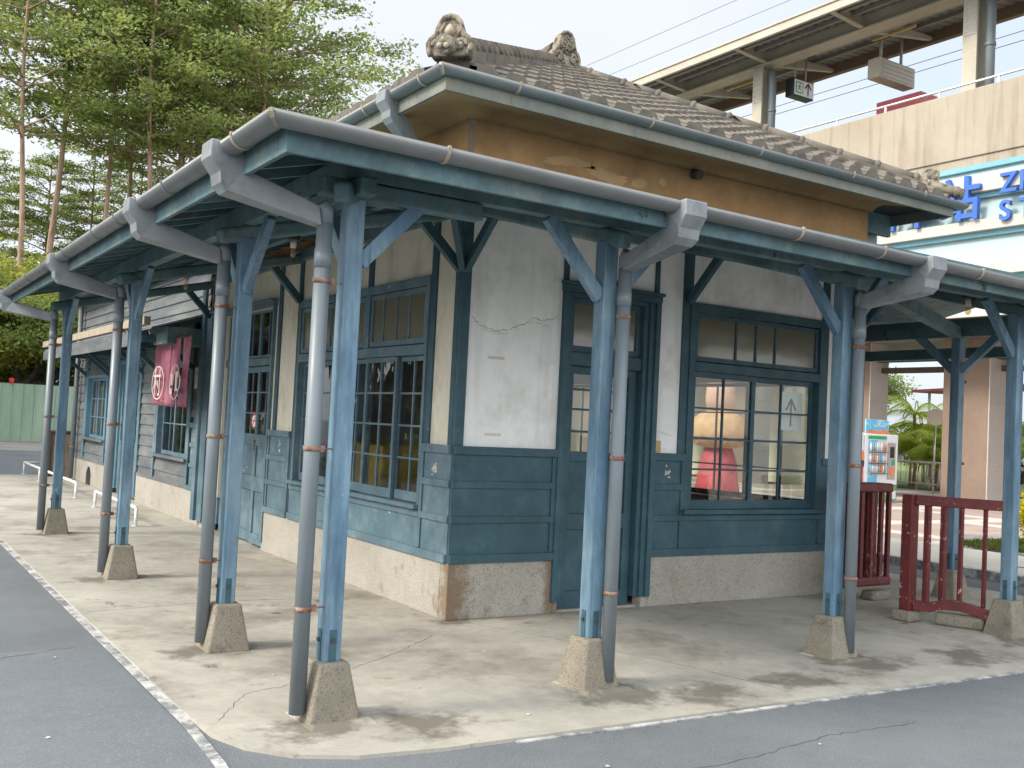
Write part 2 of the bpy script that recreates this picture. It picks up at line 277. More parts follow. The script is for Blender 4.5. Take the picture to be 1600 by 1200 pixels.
    def build(s,name,mat,parent=None,bevel=0,seg=2,auto=None):
        me=bpy.data.meshes.new(name)
        org=Vector((0,0,0))
        if parent is not None: org=origin(parent)
        me.from_pydata([tuple(Vector(v)-org) for v in s.v],[],s.f); me.validate(); me.update()
        if len(me.polygons)==len(s.sm): me.polygons.foreach_set('use_smooth',s.sm)
        me.materials.append(mat)
        o=bpy.data.objects.new(name,me); COL.objects.link(o)
        if parent is not None: o.parent=parent
        if bevel:
            b=o.modifiers.new('bevel','BEVEL'); b.width=bevel; b.segments=seg; b.limit_method='ANGLE'; b.angle_limit=R(40); b.harden_normals=False
        return o
def origin(o):
    v=Vector(o.location); p=o.parent
    while p is not None: v+=Vector(p.location); p=p.parent
    return v
def thing(name,label,cat,loc=(0,0,0),group=None):
    o=bpy.data.objects.new(name,None); COL.objects.link(o); o.location=loc; o.empty_display_size=.2
    o['label']=label; o['category']=cat
    if group: o['group']=group
    return o
def tag(o,label,cat,group=None):
    o['label']=label; o['category']=cat
    if group: o['group']=group
    return o
def struct(o): o['kind']='structure'; return o
def copy_tree(o,parent=None):
    c=o.copy(); COL.objects.link(c)
    if parent is not None: c.parent=parent
    for ch in list(o.children): copy_tree(ch,c)
    return c
def text_mesh(name,body,size,mat,M4,parent=None,extrude=.02,shear=0,off=0):
    cu=bpy.data.curves.new(name,'FONT'); cu.body=body; cu.size=size; cu.extrude=extrude; cu.shear=shear; cu.offset=off
    t=bpy.data.objects.new(name,cu); COL.objects.link(t); dg=bpy.context.evaluated_depsgraph_get()
    me=bpy.data.meshes.new_from_object(t.evaluated_get(dg)); bpy.data.objects.remove(t); bpy.data.curves.remove(cu)
    if parent is not None: M4=Matrix.Translation(-origin(parent))@M4
    me.transform(M4); me.materials.clear(); me.materials.append(mat); me.name=name
    o=bpy.data.objects.new(name,me); COL.objects.link(o)
    if parent is not None: o.parent=parent
    return o
# ------------------------------------------------------------------ ground
def ground():
    g=MB(); g.box(-300,-300,-.5,300,300,-.02); struct(g.build('ground',m_asph))
    # platform slab with rounded corner
    out=[(-2.60,17.6),(-2.60,-1.9),(-2.585,-2.2),(-2.50,-2.45),(-2.33,-2.66),(-2.05,-2.80),(-1.6,-2.865),(0.5,-2.93),(3.2,-3.0),(6.95,-3.07),(6.95,4),(6.95,17.6)]
    s=MB(); s.prism([(x,y,-.3) for x,y in out],(0,0,.3)); struct(s.build('platform_slab',m_slab))
    def band(path,a,b,z):
        P=[Vector((x,y,0)) for x,y in path]; L_=[];R_=[]
        for i,p in enumerate(P):
            d=(P[min(i+1,len(P)-1)]-P[max(i-1,0)]).normalized(); n=Vector((d.y,-d.x,0))
            L_.append(p+n*a); R_.append(p+n*b)
        m=MB()
        for i in range(len(P)-1):
            q=[L_[i],L_[i+1],R_[i+1],R_[i]]; m.prism([(v.x,v.y,z-.02) for v in q],(0,0,.02))
        return m
    e=band([(-2.60,17.6),(-2.60,8),(-2.60,2),(-2.60,-1.9),(-2.64,-2.6),(-2.7,-3.1)],0.0,.055,-.012); struct(e.build('painted_edge_line',m_edge))
    e=band([(-1.2,-2.875),(0.5,-2.935),(3.2,-3.005),(6.95,-3.075)],0.0,.035,-.013); struct(e.build('painted_edge_line',m_edge))
    a=MB(); a.box(-14,-9,-.03,-2.67,.05,-.0165)
    struct(a.build('road_patch',m_asph2))
    # far side of the right road
    k=MB(); k.box(8.05,-14,-.3,10.4,60,.08); struct(k.build('pavement',m_pave))
    k=MB(); k.box(7.93,-14,-.3,8.047,60,.09); struct(k.build('kerb',m_edge))
    k=MB(); k.box(10.4,-30,-.3,60,60,.03); struct(k.build('plaza',m_brick))
    k=MB(); k.box(-6,30,-.3,14,60,-.005); struct(k.build('earth_yard',m_gravel))
    k=MB(); k.prism([(10.3,1.0,.0),(13.5,-1.5,.0),(17,1.8,.0),(12.4,3.6,.0),(10.8,2.2,.0)],(0,0,.10)); struct(k.build('planting_bed',m_gravel))
    k=MB(); k.box(28.6,-20,-.3,80,70,.06); struct(k.build('lawn',MAT('lawn_green',lin(.13,.17,.05),.95,.3,.6,bump=.5,bs=20)))
ground()
def ground_cracks():
    rnd=random.Random(31)
    for pts,z,w in (([(-1.9,-3.15),(-1.2,-3.5),(-.4,-3.62),(.5,-3.5),(1.3,-3.55)],-.0195,.003),([(-5.5,-1.1),(-4.4,-.5),(-3.6,-.2),(-2.75,.1)],-.0162,.003),
        ([(-2.5,-2.0),(-2.2,-1.55),(-1.6,-1.35),(-.9,-.9),(-.35,-.45)],.0003,.0018),([(.1,-.05),(.5,-1.0),(.8,-1.9),(1.0,-2.85)],.0003,.0015),([(-2.55,1.2),(-1.6,1.35),(-.8,1.3),(-.1,1.42)],.0003,.002),([(-2.55,4.6),(-1.3,4.65),(-.1,4.6)],.0003,.0025)):
        P=[]
        for a,b in zip(pts,pts[1:]):
            for k in range(12): t=k/12; P.append((a[0]+(b[0]-a[0])*t+rnd.uniform(-.014,.014),a[1]+(b[1]-a[1])*t+rnd.uniform(-.014,.014)))
        m=MB()
        for a,b in zip(P,P[1:]):
            d=Vector((b[0]-a[0],b[1]-a[1],0)).normalized(); q=Vector((-d.y,d.x,0))*w*rnd.uniform(.4,1.3); a_=Vector((a[0],a[1],z)); b_=Vector((b[0],b[1],z)); m.prism([a_-q,b_-q,b_+q,a_+q],(0,0,.0006))
        struct(m.build('pavement_crack',m_crk0))
m_crk0=MAT('crack_dirt',lin(.055,.05,.045),.95,.2,9,bump=0)
ground_cracks()
# ------------------------------------------------------------------ station building
bld=thing('station_building','old timber railway station with teal paint, cream plaster and a tiled hip roof','station',(0,0,0))
def fb(m,side,u0,n0,z0,u1,n1,z1):
    if side=='R': m.box(u0,-n1,z0,u1,-n0,z1)
    elif side=='L': m.box(-n1,u0,z0,-n0,u1,z1)
    elif side=='E': m.box(5.12+n0,u0,z0,5.12+n1,u1,z1)
    return m
BX,BY,WY=5.12,6.95,16.45
PH=.465
def plaster():
    w=MB()
    for a in [(.0,PH,1.13,3.4),(2.0,PH,2.56,3.4),(1.13,2.88,2.0,3.4),(2.56,PH,4.43,.86),(2.56,2.88,4.43,3.4),(4.43,PH,BX,3.4)]: fb(w,'R',a[0],-.12,a[1],a[2],0,a[3])
    w.build('white_wall',m_white,bld)
    w=MB()
    for a in [(.12,PH,.53,3.4),(.53,PH,3.6,.86),(.53,2.88,3.6,3.4),(3.6,PH,4.43,3.4),(4.43,2.9,6.3,3.4),(6.3,PH,BY,3.4)]: fb(w,'L',a[0],-.12,a[1],a[2],0,a[3])
    w.build('cream_wall',m_cream,bld)
    w=MB(); w.box(0.001,.001,3.401,BX,BY,4.32); w.build('upper_wall',m_ochre,bld)
    st=MB(); st.box(-.012,-.012,3.45,.03,.03,4.31); st.build('corner_bead',m_plinth,bld)
    # east side wall with openings, back wall, floor, ceiling
    w=MB()
    for a in [(.12,0,.5,3.4),(.5,0,2.75,.86),(.5,2.3,2.75,3.4),(2.75,0,3.3,3.4),(3.3,0,5.6,.86),(3.3,2.3,5.6,3.4),(5.6,0,BY,3.4)]: fb(w,'E',a[0],-.12,a[1],a[2],0,a[3])
    w.build('east_wall',m_inwall,bld)
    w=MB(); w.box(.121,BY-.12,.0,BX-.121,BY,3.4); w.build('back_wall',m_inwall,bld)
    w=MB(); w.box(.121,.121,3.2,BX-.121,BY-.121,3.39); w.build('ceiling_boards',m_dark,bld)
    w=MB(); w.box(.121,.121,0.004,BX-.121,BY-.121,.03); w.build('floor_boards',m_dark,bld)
    # plinth, slightly proud
    p=MB()
    for a in [(-.02,1.05),(2.13,BX+.02)]: fb(p,'R',a[0],-.1,0,a[1],.022,PH)
    fb(p,'R',1.05,-.1,0,1.10,.022,.115); fb(p,'R',2.05,-.1,0,2.13,.022,.115)
    p.build('plinth',m_plinth,bld,.008)
    p=MB(); fb(p,'L',.1,-.1,0,4.44,.022,PH); fb(p,'L',6.60,-.1,0,6.98,.05,.10); p.build('plinth',m_plinth,bld,.008)
    p=MB(); fb(p,'L',7.05,-.1,0,10.76,.03,PH); p.build('plinth',m_plinth,bld,.008)
    p=MB(); fb(p,'L',12.95,-.1,0,16.5,.03,PH); p.build('plinth',m_plinth,bld,.008)
    v=MB(); v.prism([(-.034,15.0,.0),(-.034,14.55,.0),(-.034,14.55,.22),(-.034,14.66,.34),(-.034,14.78,.37),(-.034,14.9,.34),(-.034,15.0,.22)],(.003,0,0)); v.build('vent_opening',m_black,bld)
plaster()
def timbers():
    T=[('R',-.018,.07,1.43,3.4),('R',1.02,1.075,2.93,3.4),('R',2.08,2.13,2.93,3.4),('R',2.44,2.56,1.43,3.4),('R',4.43,4.53,1.43,3.4),('R',4.78,BX+.01,1.43,3.4)]
    for s,a,b,z0,z1 in T:
        m=MB(); fb(m,s,a,-.02,z0,b,.02,z1); m.build('timber_post',m_teal,bld,.004)
    for s,a,b,z0,z1 in [('L',.022,.095,1.43,3.4),('L',.43,.525,1.43,3.4),('L',1.73,1.83,2.9,3.4),('L',3.58,3.67,.86,3.4),('L',4.2,4.3,1.43,3.4)]:
        m=MB(); fb(m,s,a,-.02,z0,b,.02,z1); m.build('timber_post',m_teal,bld,.004)
    # vertical peeled batten beside the corner
    m=MB(); fb(m,'L',.097,0,1.44,.11,.012,3.38); m.build('corner_batten',m_weath,bld)
    for s,a,b in [('R',-.03,BX),('L',.03,BY)]:
        m=MB(); fb(m,s,a,.001,3.36,b,.075,3.47); m.build('wall_beam',m_under,bld,.004)
timbers()
def wainscot(side,a,b,mat,z0=PH,z1=1.43,ends=True):
    m=MB(); fb(m,side,a,0,z0+.001,b,.018,z1); m.build('wainscot_board',mat,bld)
    bands=[(PH,.535,.045),(.795,.85,.036),(1.085,1.145,.036),(1.365,1.435,.05)]
    for c,d,n in bands:
        if d<=z1+.01: m=MB(); fb(m,side,a,.019,c,b,n,d); m.build('wainscot_rail',mat,bld,.004)
wainscot('R',-.018,1.02,m_teal); wainscot('R',2.13,2.53,m_teal); wainscot('R',2.53,4.46,m_teal,z1=.855); wainscot('R',4.46,BX+.018,m_teal)
wainscot('L',.018,.53,m_weath); wainscot('L',.53,3.62,m_weath,z1=.855); wainscot('L',3.67,4.4,m_weath); wainscot('L',7.05,7.68,m_weath)
for s,u,mm in (('L',.50,m_weath),('R',2.51,m_teal),('R',1.0,m_teal),('R',4.47,m_teal),('R',2.14,m_teal),('L',3.70,m_weath),('L',4.36,m_weath)):
    m=MB(); fb(m,s,u-.022,.019,.54,u+.022,.034,1.43); m.build('wainscot_stile',mm,bld,.003)
def patch_marks():
    # bare patches where small plates were torn off the top boards
    random.seed(3)
    for s,u,z in (('L',.30,1.24),('L',4.02,1.27),('R',2.33,1.27),('L',7.45,1.22)):
        m=MB()
        for i in range(9):
            du,dz=random.uniform(-.035,.035),random.uniform(-.07,.06); w,h=random.uniform(.008,.025),random.uniform(.006,.022)
            k=random.randint(5,7); pts=[]
            for j in range(k):
                th=2*math.pi*j/k; rr=random.uniform(.6,1.2); uu=u+du+w*rr*math.cos(th); zz=z+dz+h*rr*math.sin(th)
                pts.append((uu,-.0195-.0002*i,zz) if s=='R' else (-.0195-.0002*i,uu,zz))
            m.prism(pts,(0,.0008,0) if s=='R' else (.0008,0,0))
        m.build('paint_scar',m_print,bld)
patch_marks()
def grid_sash(side,u0,u1,z0,z1,n0,cols,rows,mat,parent,st=.045,br=.07,mt=.018,th=.03,glass=None,name='sash',rowz=None):
    f=MB(); fb(f,side,u0,n0,z0,u0+st,n0+th,z1); fb(f,side,u1-st,n0,z0,u1,n0+th,z1); fb(f,side,u0+st,n0,z0,u1-st,n0+th,z0+br); fb(f,side,u0+st,n0,z1-st,u1-st,n0+th,z1)
    us=[u0+st+(u1-u0-2*st)*i/cols for i in range(1,cols)] if isinstance(cols,int) else cols
    for u in us: fb(f,side,u-mt/2,n0+.004,z0+br,u+mt/2,n0+th-.004,z1-st)
    zs=[z0+br+(z1-st-z0-br)*i/rows for i in range(1,rows)]
    e=[u0+st]+list(us)+[u1-st]
    for z in zs:
        for i in range(len(e)-1):
            fb(f,side,e[i]+(mt/2 if i else 0),n0+.005,z-mt/2,e[i+1]-(mt/2 if i<len(e)-2 else 0),n0+th-.005,z+mt/2)
    fo=f.build(name,mat,parent)
    g=MB(); fb(g,side,u0+st-.005,n0+.009,z0+br-.005,u1-st+.005,n0+.013,z1-st+.005); g.build('pane',glass or m_glass,fo if parent is bld else parent)
    return fo
def windows():
    # right facade window
    w=MB(); 
    for a in [(2.53,.86,2.6,2.9),(4.385,.86,4.46,2.9),(2.6,2.815,4.385,2.9),(2.6,2.24,4.385,2.33)]: fb(w,'R',a[0],-.09,a[1],a[2],.035,a[3])
    wo=w.build('window',m_teal,bld,.004)
    sl=MB(); fb(sl,'R',2.50,-.02,.86,4.49,.085,.905); sl.build('sill',m_teal,wo,.004)
    grid_sash('R',2.60,3.47,.906,2.235,-.03,2,4,m_teal,wo,.05,.085)
    grid_sash('R',3.42,4.385,.906,2.235,-.072,2,4,m_teal,wo,.05,.085)
    grid_sash('R',2.61,4.375,2.34,2.80,-.02,[3.17,3.45,3.73],1,m_teal,wo,.04,.045,.022,glass=m_frost,name='transom_sash')
    # left facade big window
    w=MB()
    for a in [(.525,.86,.57,2.9),(3.53,.86,3.58,2.9),(.57,2.82,3.53,2.9),(.57,2.21,3.53,2.30),(1.73,2.30,1.83,2.82)]: fb(w,'L',a[0],-.09,a[1],a[2],.035,a[3])
    wo=w.build('window',m_weath,bld,.004)
    sl=MB(); fb(sl,'L',.527,-.02,.86,3.58,.08,.90); sl.build('sill',m_weath,wo,.004)
    xs=[.57,1.165,1.80,2.38,2.96,3.53]
    for i in range(5): grid_sash('L',xs[i]-(.02 if i else 0),xs[i+1]+(.02 if i<4 else 0),.905,2.205,-.03 if i%2 else -.068,2,4,m_weath,wo,.042,.085)
    for a,b in ((.58,1.72),(1.84,3.52)):
        cols=[a+(b-a)*k for k in (.3,.53,.77)]
        grid_sash('L',a,b,2.31,2.81,-.01,cols,1,m_weath,wo,.045,.05,.022,glass=m_frost,name='transom_sash')
    # east windows seen through the room
    for a,b in ((.5,2.75),(3.3,5.6)):
        mid=(a+b)/2
        ww=MB()
        for q in [(a,.86,a+.05,2.3),(b-.05,.86,b,2.3)]: fb(ww,'E',q[0],-.1,q[1],q[2],.03,q[3])
        wo=ww.build('window',m_teal,bld)
        grid_sash('E',a+.05,mid+.02,.87,2.29,-.05,2,4,m_teal,wo,.045,.07); grid_sash('E',mid-.02,b-.05,.87,2.29,-.09,2,4,m_teal,wo,.045,.07)
windows()
def door_right():
    c=MB()
    # jamb casings in steps, head with cornice
    for a in [(1.02,.10,1.075,.05),(1.075,.10,1.135,.02),(2.075,.10,2.13,.06),(2.02,.10,2.075,.035),(1.97,.10,2.02,.01)]: fb(c,'R',a[0],-.12,a[1],a[2],a[3],2.84)
    fb(c,'R',1.01,0,2.84,2.14,.06,2.90); fb(c,'R',1.0,0,2.90,2.15,.085,2.93)
    fb(c,'R',1.135,-.12,2.80,1.97,.01,2.84)
    fb(c,'R',1.135,-.12,2.19,1.97,-.01,2.31)
    co=c.build('door_casing',m_teal,bld,.005)
    grid_sash('R',1.14,1.965,2.315,2.795,-.07,1,1,m_teal,co,.05,.055,glass=m_frost,name='transom_sash')
    d=MB(); n0=-.10
    a,b=1.14,1.965
    for q in [(a,.02,a+.09,2.185),(b-.09,.02,b,2.185),(a+.09,.02,b-.09,.17),(a+.09,.72,b-.09,.86),(a+.09,1.33,b-.09,1.42),(a+.09,2.12,b-.09,2.185)]: fb(d,'R',q[0],n0,q[1],q[2],n0+.04,q[3])
    for q in [(.17,.72),(.86,1.33)]: fb(d,'R',a+.09,n0+.005,q[0],b-.09,n0+.02,q[1])
    fb(d,'R',(a+b)/2-.012,n0+.01,1.42,(a+b)/2+.012,n0+.035,2.12)
    for z in (1.60,1.80,1.98):
        fb(d,'R',a+.09,n0+.01,z-.01,(a+b)/2-.012,n0+.034,z+.01); fb(d,'R',(a+b)/2+.012,n0+.01,z-.01,b-.09,n0+.034,z+.01)
    do=d.build('door',m_teal,bld,.003)
    g=MB(); fb(g,'R',a+.085,n0+.015,1.41,b-.085,n0+.019,2.13); g.build('pane',m_glass,do)
    t=MB(); fb(t,'R',1.1,-.2,0,2.05,-.02,.018); t.build('threshold',m_plinth,bld)
door_right()
def door_left():
    c=MB()
    for a in [(4.40,0.10,4.45,.04),(6.30,.10,6.38,-.06),(6.38,.10,6.46,-.03),(6.46,.10,6.55,0.0),(6.55,.10,6.66,.05),(6.66,.10,6.95,.10)]: fb(c,'L',a[0],-.12,a[1],a[2],a[3],2.9)
    fb(c,'L',4.38,0,2.90,6.95,.07,2.96); fb(c,'L',4.37,0,2.96,6.95,.10,2.99); fb(c,'L',4.45,-.12,2.21,6.3,-.01,2.30)
    fb(c,'L',6.9,.1,.1,7.05,.14,3.36)
    co=c.build('door_casing',m_weath,bld,.005)
    for i in range(3):
        a=4.45+i*.617; b=a+.617
        grid_sash('L',a,b,2.31,2.9,-.07,2,1,m_weath,co,.03,.03,.018,glass=m_glass,name='transom_sash')
        n0=-.11 if i%2 else -.075
        d=MB()
        for q in [(a,.02,a+.07,2.2),(b-.07,.02,b,2.2),(a+.07,.02,b-.07,.15),(a+.07,.66,b-.07,.84),(a+.07,1.22,b-.07,1.36),(a+.07,2.13,b-.07,2.2)]: fb(d,'L',q[0],n0,q[1],q[2],n0+.035,q[3])
        for q in [(.15,.66),(.84,1.22)]: fb(d,'L',a+.07,n0+.004,q[0],b-.07,n0+.014,q[1])
        mid=(a+b)/2; fb(d,'L',mid-.009,n0+.008,1.36,mid+.009,n0+.028,2.13)
        for z in (1.62,1.88):
            fb(d,'L',a+.07,n0+.008,z-.009,mid-.009,n0+.027,z+.009); fb(d,'L',mid+.009,n0+.008,z-.009,b-.07,n0+.027,z+.009)
        do=d.build('door',m_weath,bld,.003)
        g=MB(); fb(g,'L',a+.066,n0+.012,1.355,b-.066,n0+.016,2.135); g.build('pane',m_glass,do)
        if i==0:
            k=MB(); k.sphere((-n0-.05-.0,b-.03,1.27),.022); k.tube([(-n0-.035,b-.03,1.24),(-n0-.05,b-.03,1.2),(-n0-.035,b-.03,1.17)],.008,8); k.build('lock',m_rust,do)
        if i==1:
            k=MB(); k.tube([(-n0-.0135,a+.2,1.52),(-n0-.0165,a+.2,1.52)],.10,28,smooth=False); s=k.build('round_sticker',m_vr,do)
            k=MB(); k.tube([(-n0-.0166,a+.2,1.52),(-n0-.0175,a+.2,1.52)],.075,28,smooth=False); k.build('sticker_disc',m_paper,do)
            k=MB(); x=-n0-.0185; k.beam((x,a+.15,1.57),(x,a+.25,1.47),.016,.001,(1,0,0)); k.beam((x-.001,a+.14,1.52),(x-.001,a+.26,1.52),.014,.001,(1,0,0)); k.build('sticker_bar',m_vr,do)
door_left()
# plaster crack and marks on the white wall
def cracks():
    random.seed(5)
    def crk(pts,r,name='crack'):
        m=MB(); P=[]
        for (a,za),(b,zb) in zip(pts,pts[1:]):
            for k in range(5):
                t=k/5; P.append((a+(b-a)*t+random.uniform(-.006,.006),-.0012,za+(zb-za)*t+random.uniform(-.008,.008)))
        for i in range(len(P)-1):
            a,b=P[i],P[i+1]; w=r*random.uniform(.4,1.5); m.prism([(a[0],a[1],a[2]-w),(b[0],b[1],b[2]-w),(b[0],b[1],b[2]+w),(a[0],a[1],a[2]+w)],(0,.001,0))
        m.build(name,m_crk,bld)
    crk([(.09,2.52),(.17,2.46),(.32,2.42),(.48,2.44),(.62,2.50),(.72,2.57),(.84,2.55),(1.01,2.61)],.0022)
    crk([(.62,2.50),(.70,2.53),(.80,2.52),(.92,2.50)],.001); crk([(.2,2.43),(.34,2.39),(.5,2.41)],.0009)
    crk([(.42,1.94),(.425,1.75),(.43,1.62)],.0009)
    crk([(2.15,1.66),(2.25,1.62),(2.4,1.60)],.001); crk([(4.54,1.9),(4.56,1.8),(4.6,1.78),(4.70,1.76)],.0015)
    for u,z,w in ((.36,2.19,.16),(.36,1.54,.16)):
        m=MB(); m.box(u-w/2,-.0035,z-.012,u+w/2,-.0008,z+.012); m.build('plaster_scar',m_cream,bld)
m_crk=MAT('crack_shade',lin(.20,.18,.15),.9,.2,20,bump=0)
cracks()
m_peel=MAT('pale_ochre_patch',lin(.36,.235,.12),.9,.15,4,bump=.3,bs=60)
def peel_patches():
    rnd=random.Random(12)
    for u,z,w,h in ((1.02,3.98,.30,.045),(1.45,3.95,.26,.06),(1.83,3.93,.10,.05),(2.12,3.98,.05,.04)):
        n=26; pts=[]
        for k in range(n):
            th=2*math.pi*k/n; rr=rnd.uniform(.75,1.15); pts.append((u+w*rr*math.cos(th),-.0008,z+h*rr*math.sin(th)+.025*math.sin(7*(u+w*math.cos(th)))))
        m=MB(); m.prism(pts,(0,.0016,0)); m.build('render_patch',m_peel,bld)
peel_patches()
m=MB(); m.box(2.16,-.012,1.44,2.23,-.0005,1.55); tag(m.build('paper_card',m_kraft),'small tan card fixed on white plaster just right of the front door','card')
# ------------------------------------------------------------------ timber wing at the back left
def wing():
    holes=[(7.72,9.6,.9,2.36),(10.78,12.9,0,2.45),(13.45,15.45,.95,2.22)]
    h=.175; z=PH; n=0
    for y0,y1 in [(7.05,WY)]:
        b=MB()
        while z<3.85:
            zt=min(z+h,3.86); segs=[(y0,y1)]
            for a,c,l,u in holes+([(7.05,7.68,0,1.43)]):
                if zt>l+.02 and z<u-.02:
                    ns=[]
                    for s,e in segs:
                        if c<=s or a>=e: ns.append((s,e)); continue
                        if a>s: ns.append((s,a))
                        if c<e: ns.append((c,e))
                    segs=ns
            for s,e in segs:
                b.prism([(.0,s,z),(-.035,s,z),(-.012,s,zt+.01),(0,s,zt+.01)],(0,e-s,0))
            z+=h
        b.build('clapboard',m_clap,bld)
    w=MB()
    for a,b_,c,d in [(7.0,7.72,0,3.9),(7.72,9.6,0,.9),(7.72,9.6,2.36,3.9),(9.6,10.78,0,3.9),(10.78,12.9,2.45,3.9),(12.9,13.45,0,3.9),(13.45,15.45,0,.95),(13.45,15.45,2.22,3.9),(15.45,WY,0,3.9)]:
        w.box(.001,a,c,.12,b_,d)
    w.build('wing_wall',m_clap,bld)
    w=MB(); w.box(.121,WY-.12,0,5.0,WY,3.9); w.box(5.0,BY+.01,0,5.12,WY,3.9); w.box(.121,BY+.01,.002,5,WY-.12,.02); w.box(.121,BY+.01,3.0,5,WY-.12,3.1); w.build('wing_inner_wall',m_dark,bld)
    r=MB(); r.prism([(-.45,BY+.03,3.9),(5.6,BY+.03,3.9),(2.56,BY+.03,5.0)],(0,WY+.4-BY-.03,0)); r.build('wing_roof',m_tile,bld)
    # windows
    for (a,b_,c,d,mat) in [(7.72,9.6,.9,2.36,m_weath),(13.45,15.45,.95,2.22,m_cyan)]:
        f=MB()
        for q in [(a,c,a+.10,d),(b_-.10,c,b_,d),(a+.1,d-.06,b_-.1,d)]: fb(f,'L',q[0],-.12,q[1],q[2],.05,q[3])
        wo=f.build('window',mat,bld,.004); s=MB(); fb(s,'L',a-.05,-.05,c-.045,b_+.05,.10,c); s.build('sill',m_clap,wo,.004)
        mid=(a+b_)/2
        grid_sash('L',a+.1,mid+.02,c+.002,d-.062,-.03,2,3,mat,wo,.045,.06,.018)
        grid_sash('L',mid-.02,b_-.1,c+.002,d-.062,-.07,2,3,mat,wo,.045,.06,.018)
        if mat is m_cyan:
            k=MB(); k.box(.10,mid+.02,c+.05,.115,b_-.12,d-.1); k.build('curtain',m_wood,wo)
            # frosted small transom
            t=MB(); fb(t,'L',a,-.02,d+.05,b_,.02,d+.4); t.build('transom_sash',m_frost,wo)
    for u in (7.68,9.64,10.74,12.94,13.42,15.48,10.0):
        if u==10.0: continue
        m=MB(); fb(m,'L',u-.04,.03,.53,u+.04,.055,3.0); m.build('timber_post',m_weath if u<13 else m_cyan,bld,.003)
    # wing door
    c=MB()
    for q in [(10.78,.1,10.86,2.45),(12.5,.1,12.6,2.45),(12.6,.1,12.7,2.45),(12.7,.1,12.8,2.45),(12.8,.1,12.95,2.45)]: fb(c,'L',q[0],-.1,q[1],q[2],{10.78:.05,12.5:-.05,12.6:-.01,12.7:.03,12.8:.07}[q[0]],q[3])
    fb(c,'L',10.8,-.1,2.38,12.95,.05,2.46); co=c.build('door_casing',m_cyan,bld,.004)
    for a,b_ in ((10.86,11.68),(11.68,12.5)):
        do=grid_sash('L',a,b_,.03,2.37,-.07,2,3,m_clap,bld,.06,.95,.02,name='door')
        p=MB(); fb(p,'L',a+.06,-.066,.09,b_-.06,-.05,.93); p.build('door_panel',m_clap,do)
    # drain pipe at the far corner
    p=MB(); p.tube([(-.12,16.2,3.8),(-.12,16.2,.03)],.05,12); po=p.build('drain_pipe',m_galv,bld)
    for z in (2.85,2.0,1.2,.7):
        k=MB(); k.tube([(-.12,16.2,z-.015),(-.12,16.2,z+.015)],.057,12); k.build('pipe_clamp',m_rust,po)
    # pent roof
    e=-.82
    pr=MB(); pr.prism([(0,7.0,2.98),(e,7.0,2.70),(e,7.0,2.725),(0,7.0,3.01)],(0,8.95,0)); po=pr.build('pent_roof',m_hop,bld)
    f=MB(); f.box(e-.03,7.75,2.50,e,15.95,2.69); f.build('fascia',m_clap,po)
    f=MB(); f.box(-.6,7.0,2.52,0,7.75,2.75); f.build('end_board',m_under,po)
    g=MB(); g.box(e-.06,7.2,2.76,e+.03,15.9,2.88); g.build('cable_trunking',m_strap,po,.006)
    for y in [7.2+.62*i for i in range(15)]: b=MB(); b.beam((0,y,2.93),(e+.02,y,2.66),.05,.06); b.build('rafter',m_under,po)
    for y in (7.66,9.62,10.72,12.96,13.4,15.5):
        b=MB(); b.beam((-.04,y,2.22),(-.58,y,2.66),.06,.07); b.beam((0,y,2.62),(-.8,y,2.6),.06,.08); b.build('bracket',m_teal,po,.003)
    n=MB(); n.box(-.058,7.30,1.93,-.05,7.50,2.23); n.build('notice',m_paper,bld)
    s=MB()
    for y,z in ((7.37,2.12),(7.40,2.02),(7.43,2.15)): s.box(-.0595,y-.02,z-.015,-.0582,y+.02,z+.02)
    s.build('notice_print',m_vb,bld)
wing()
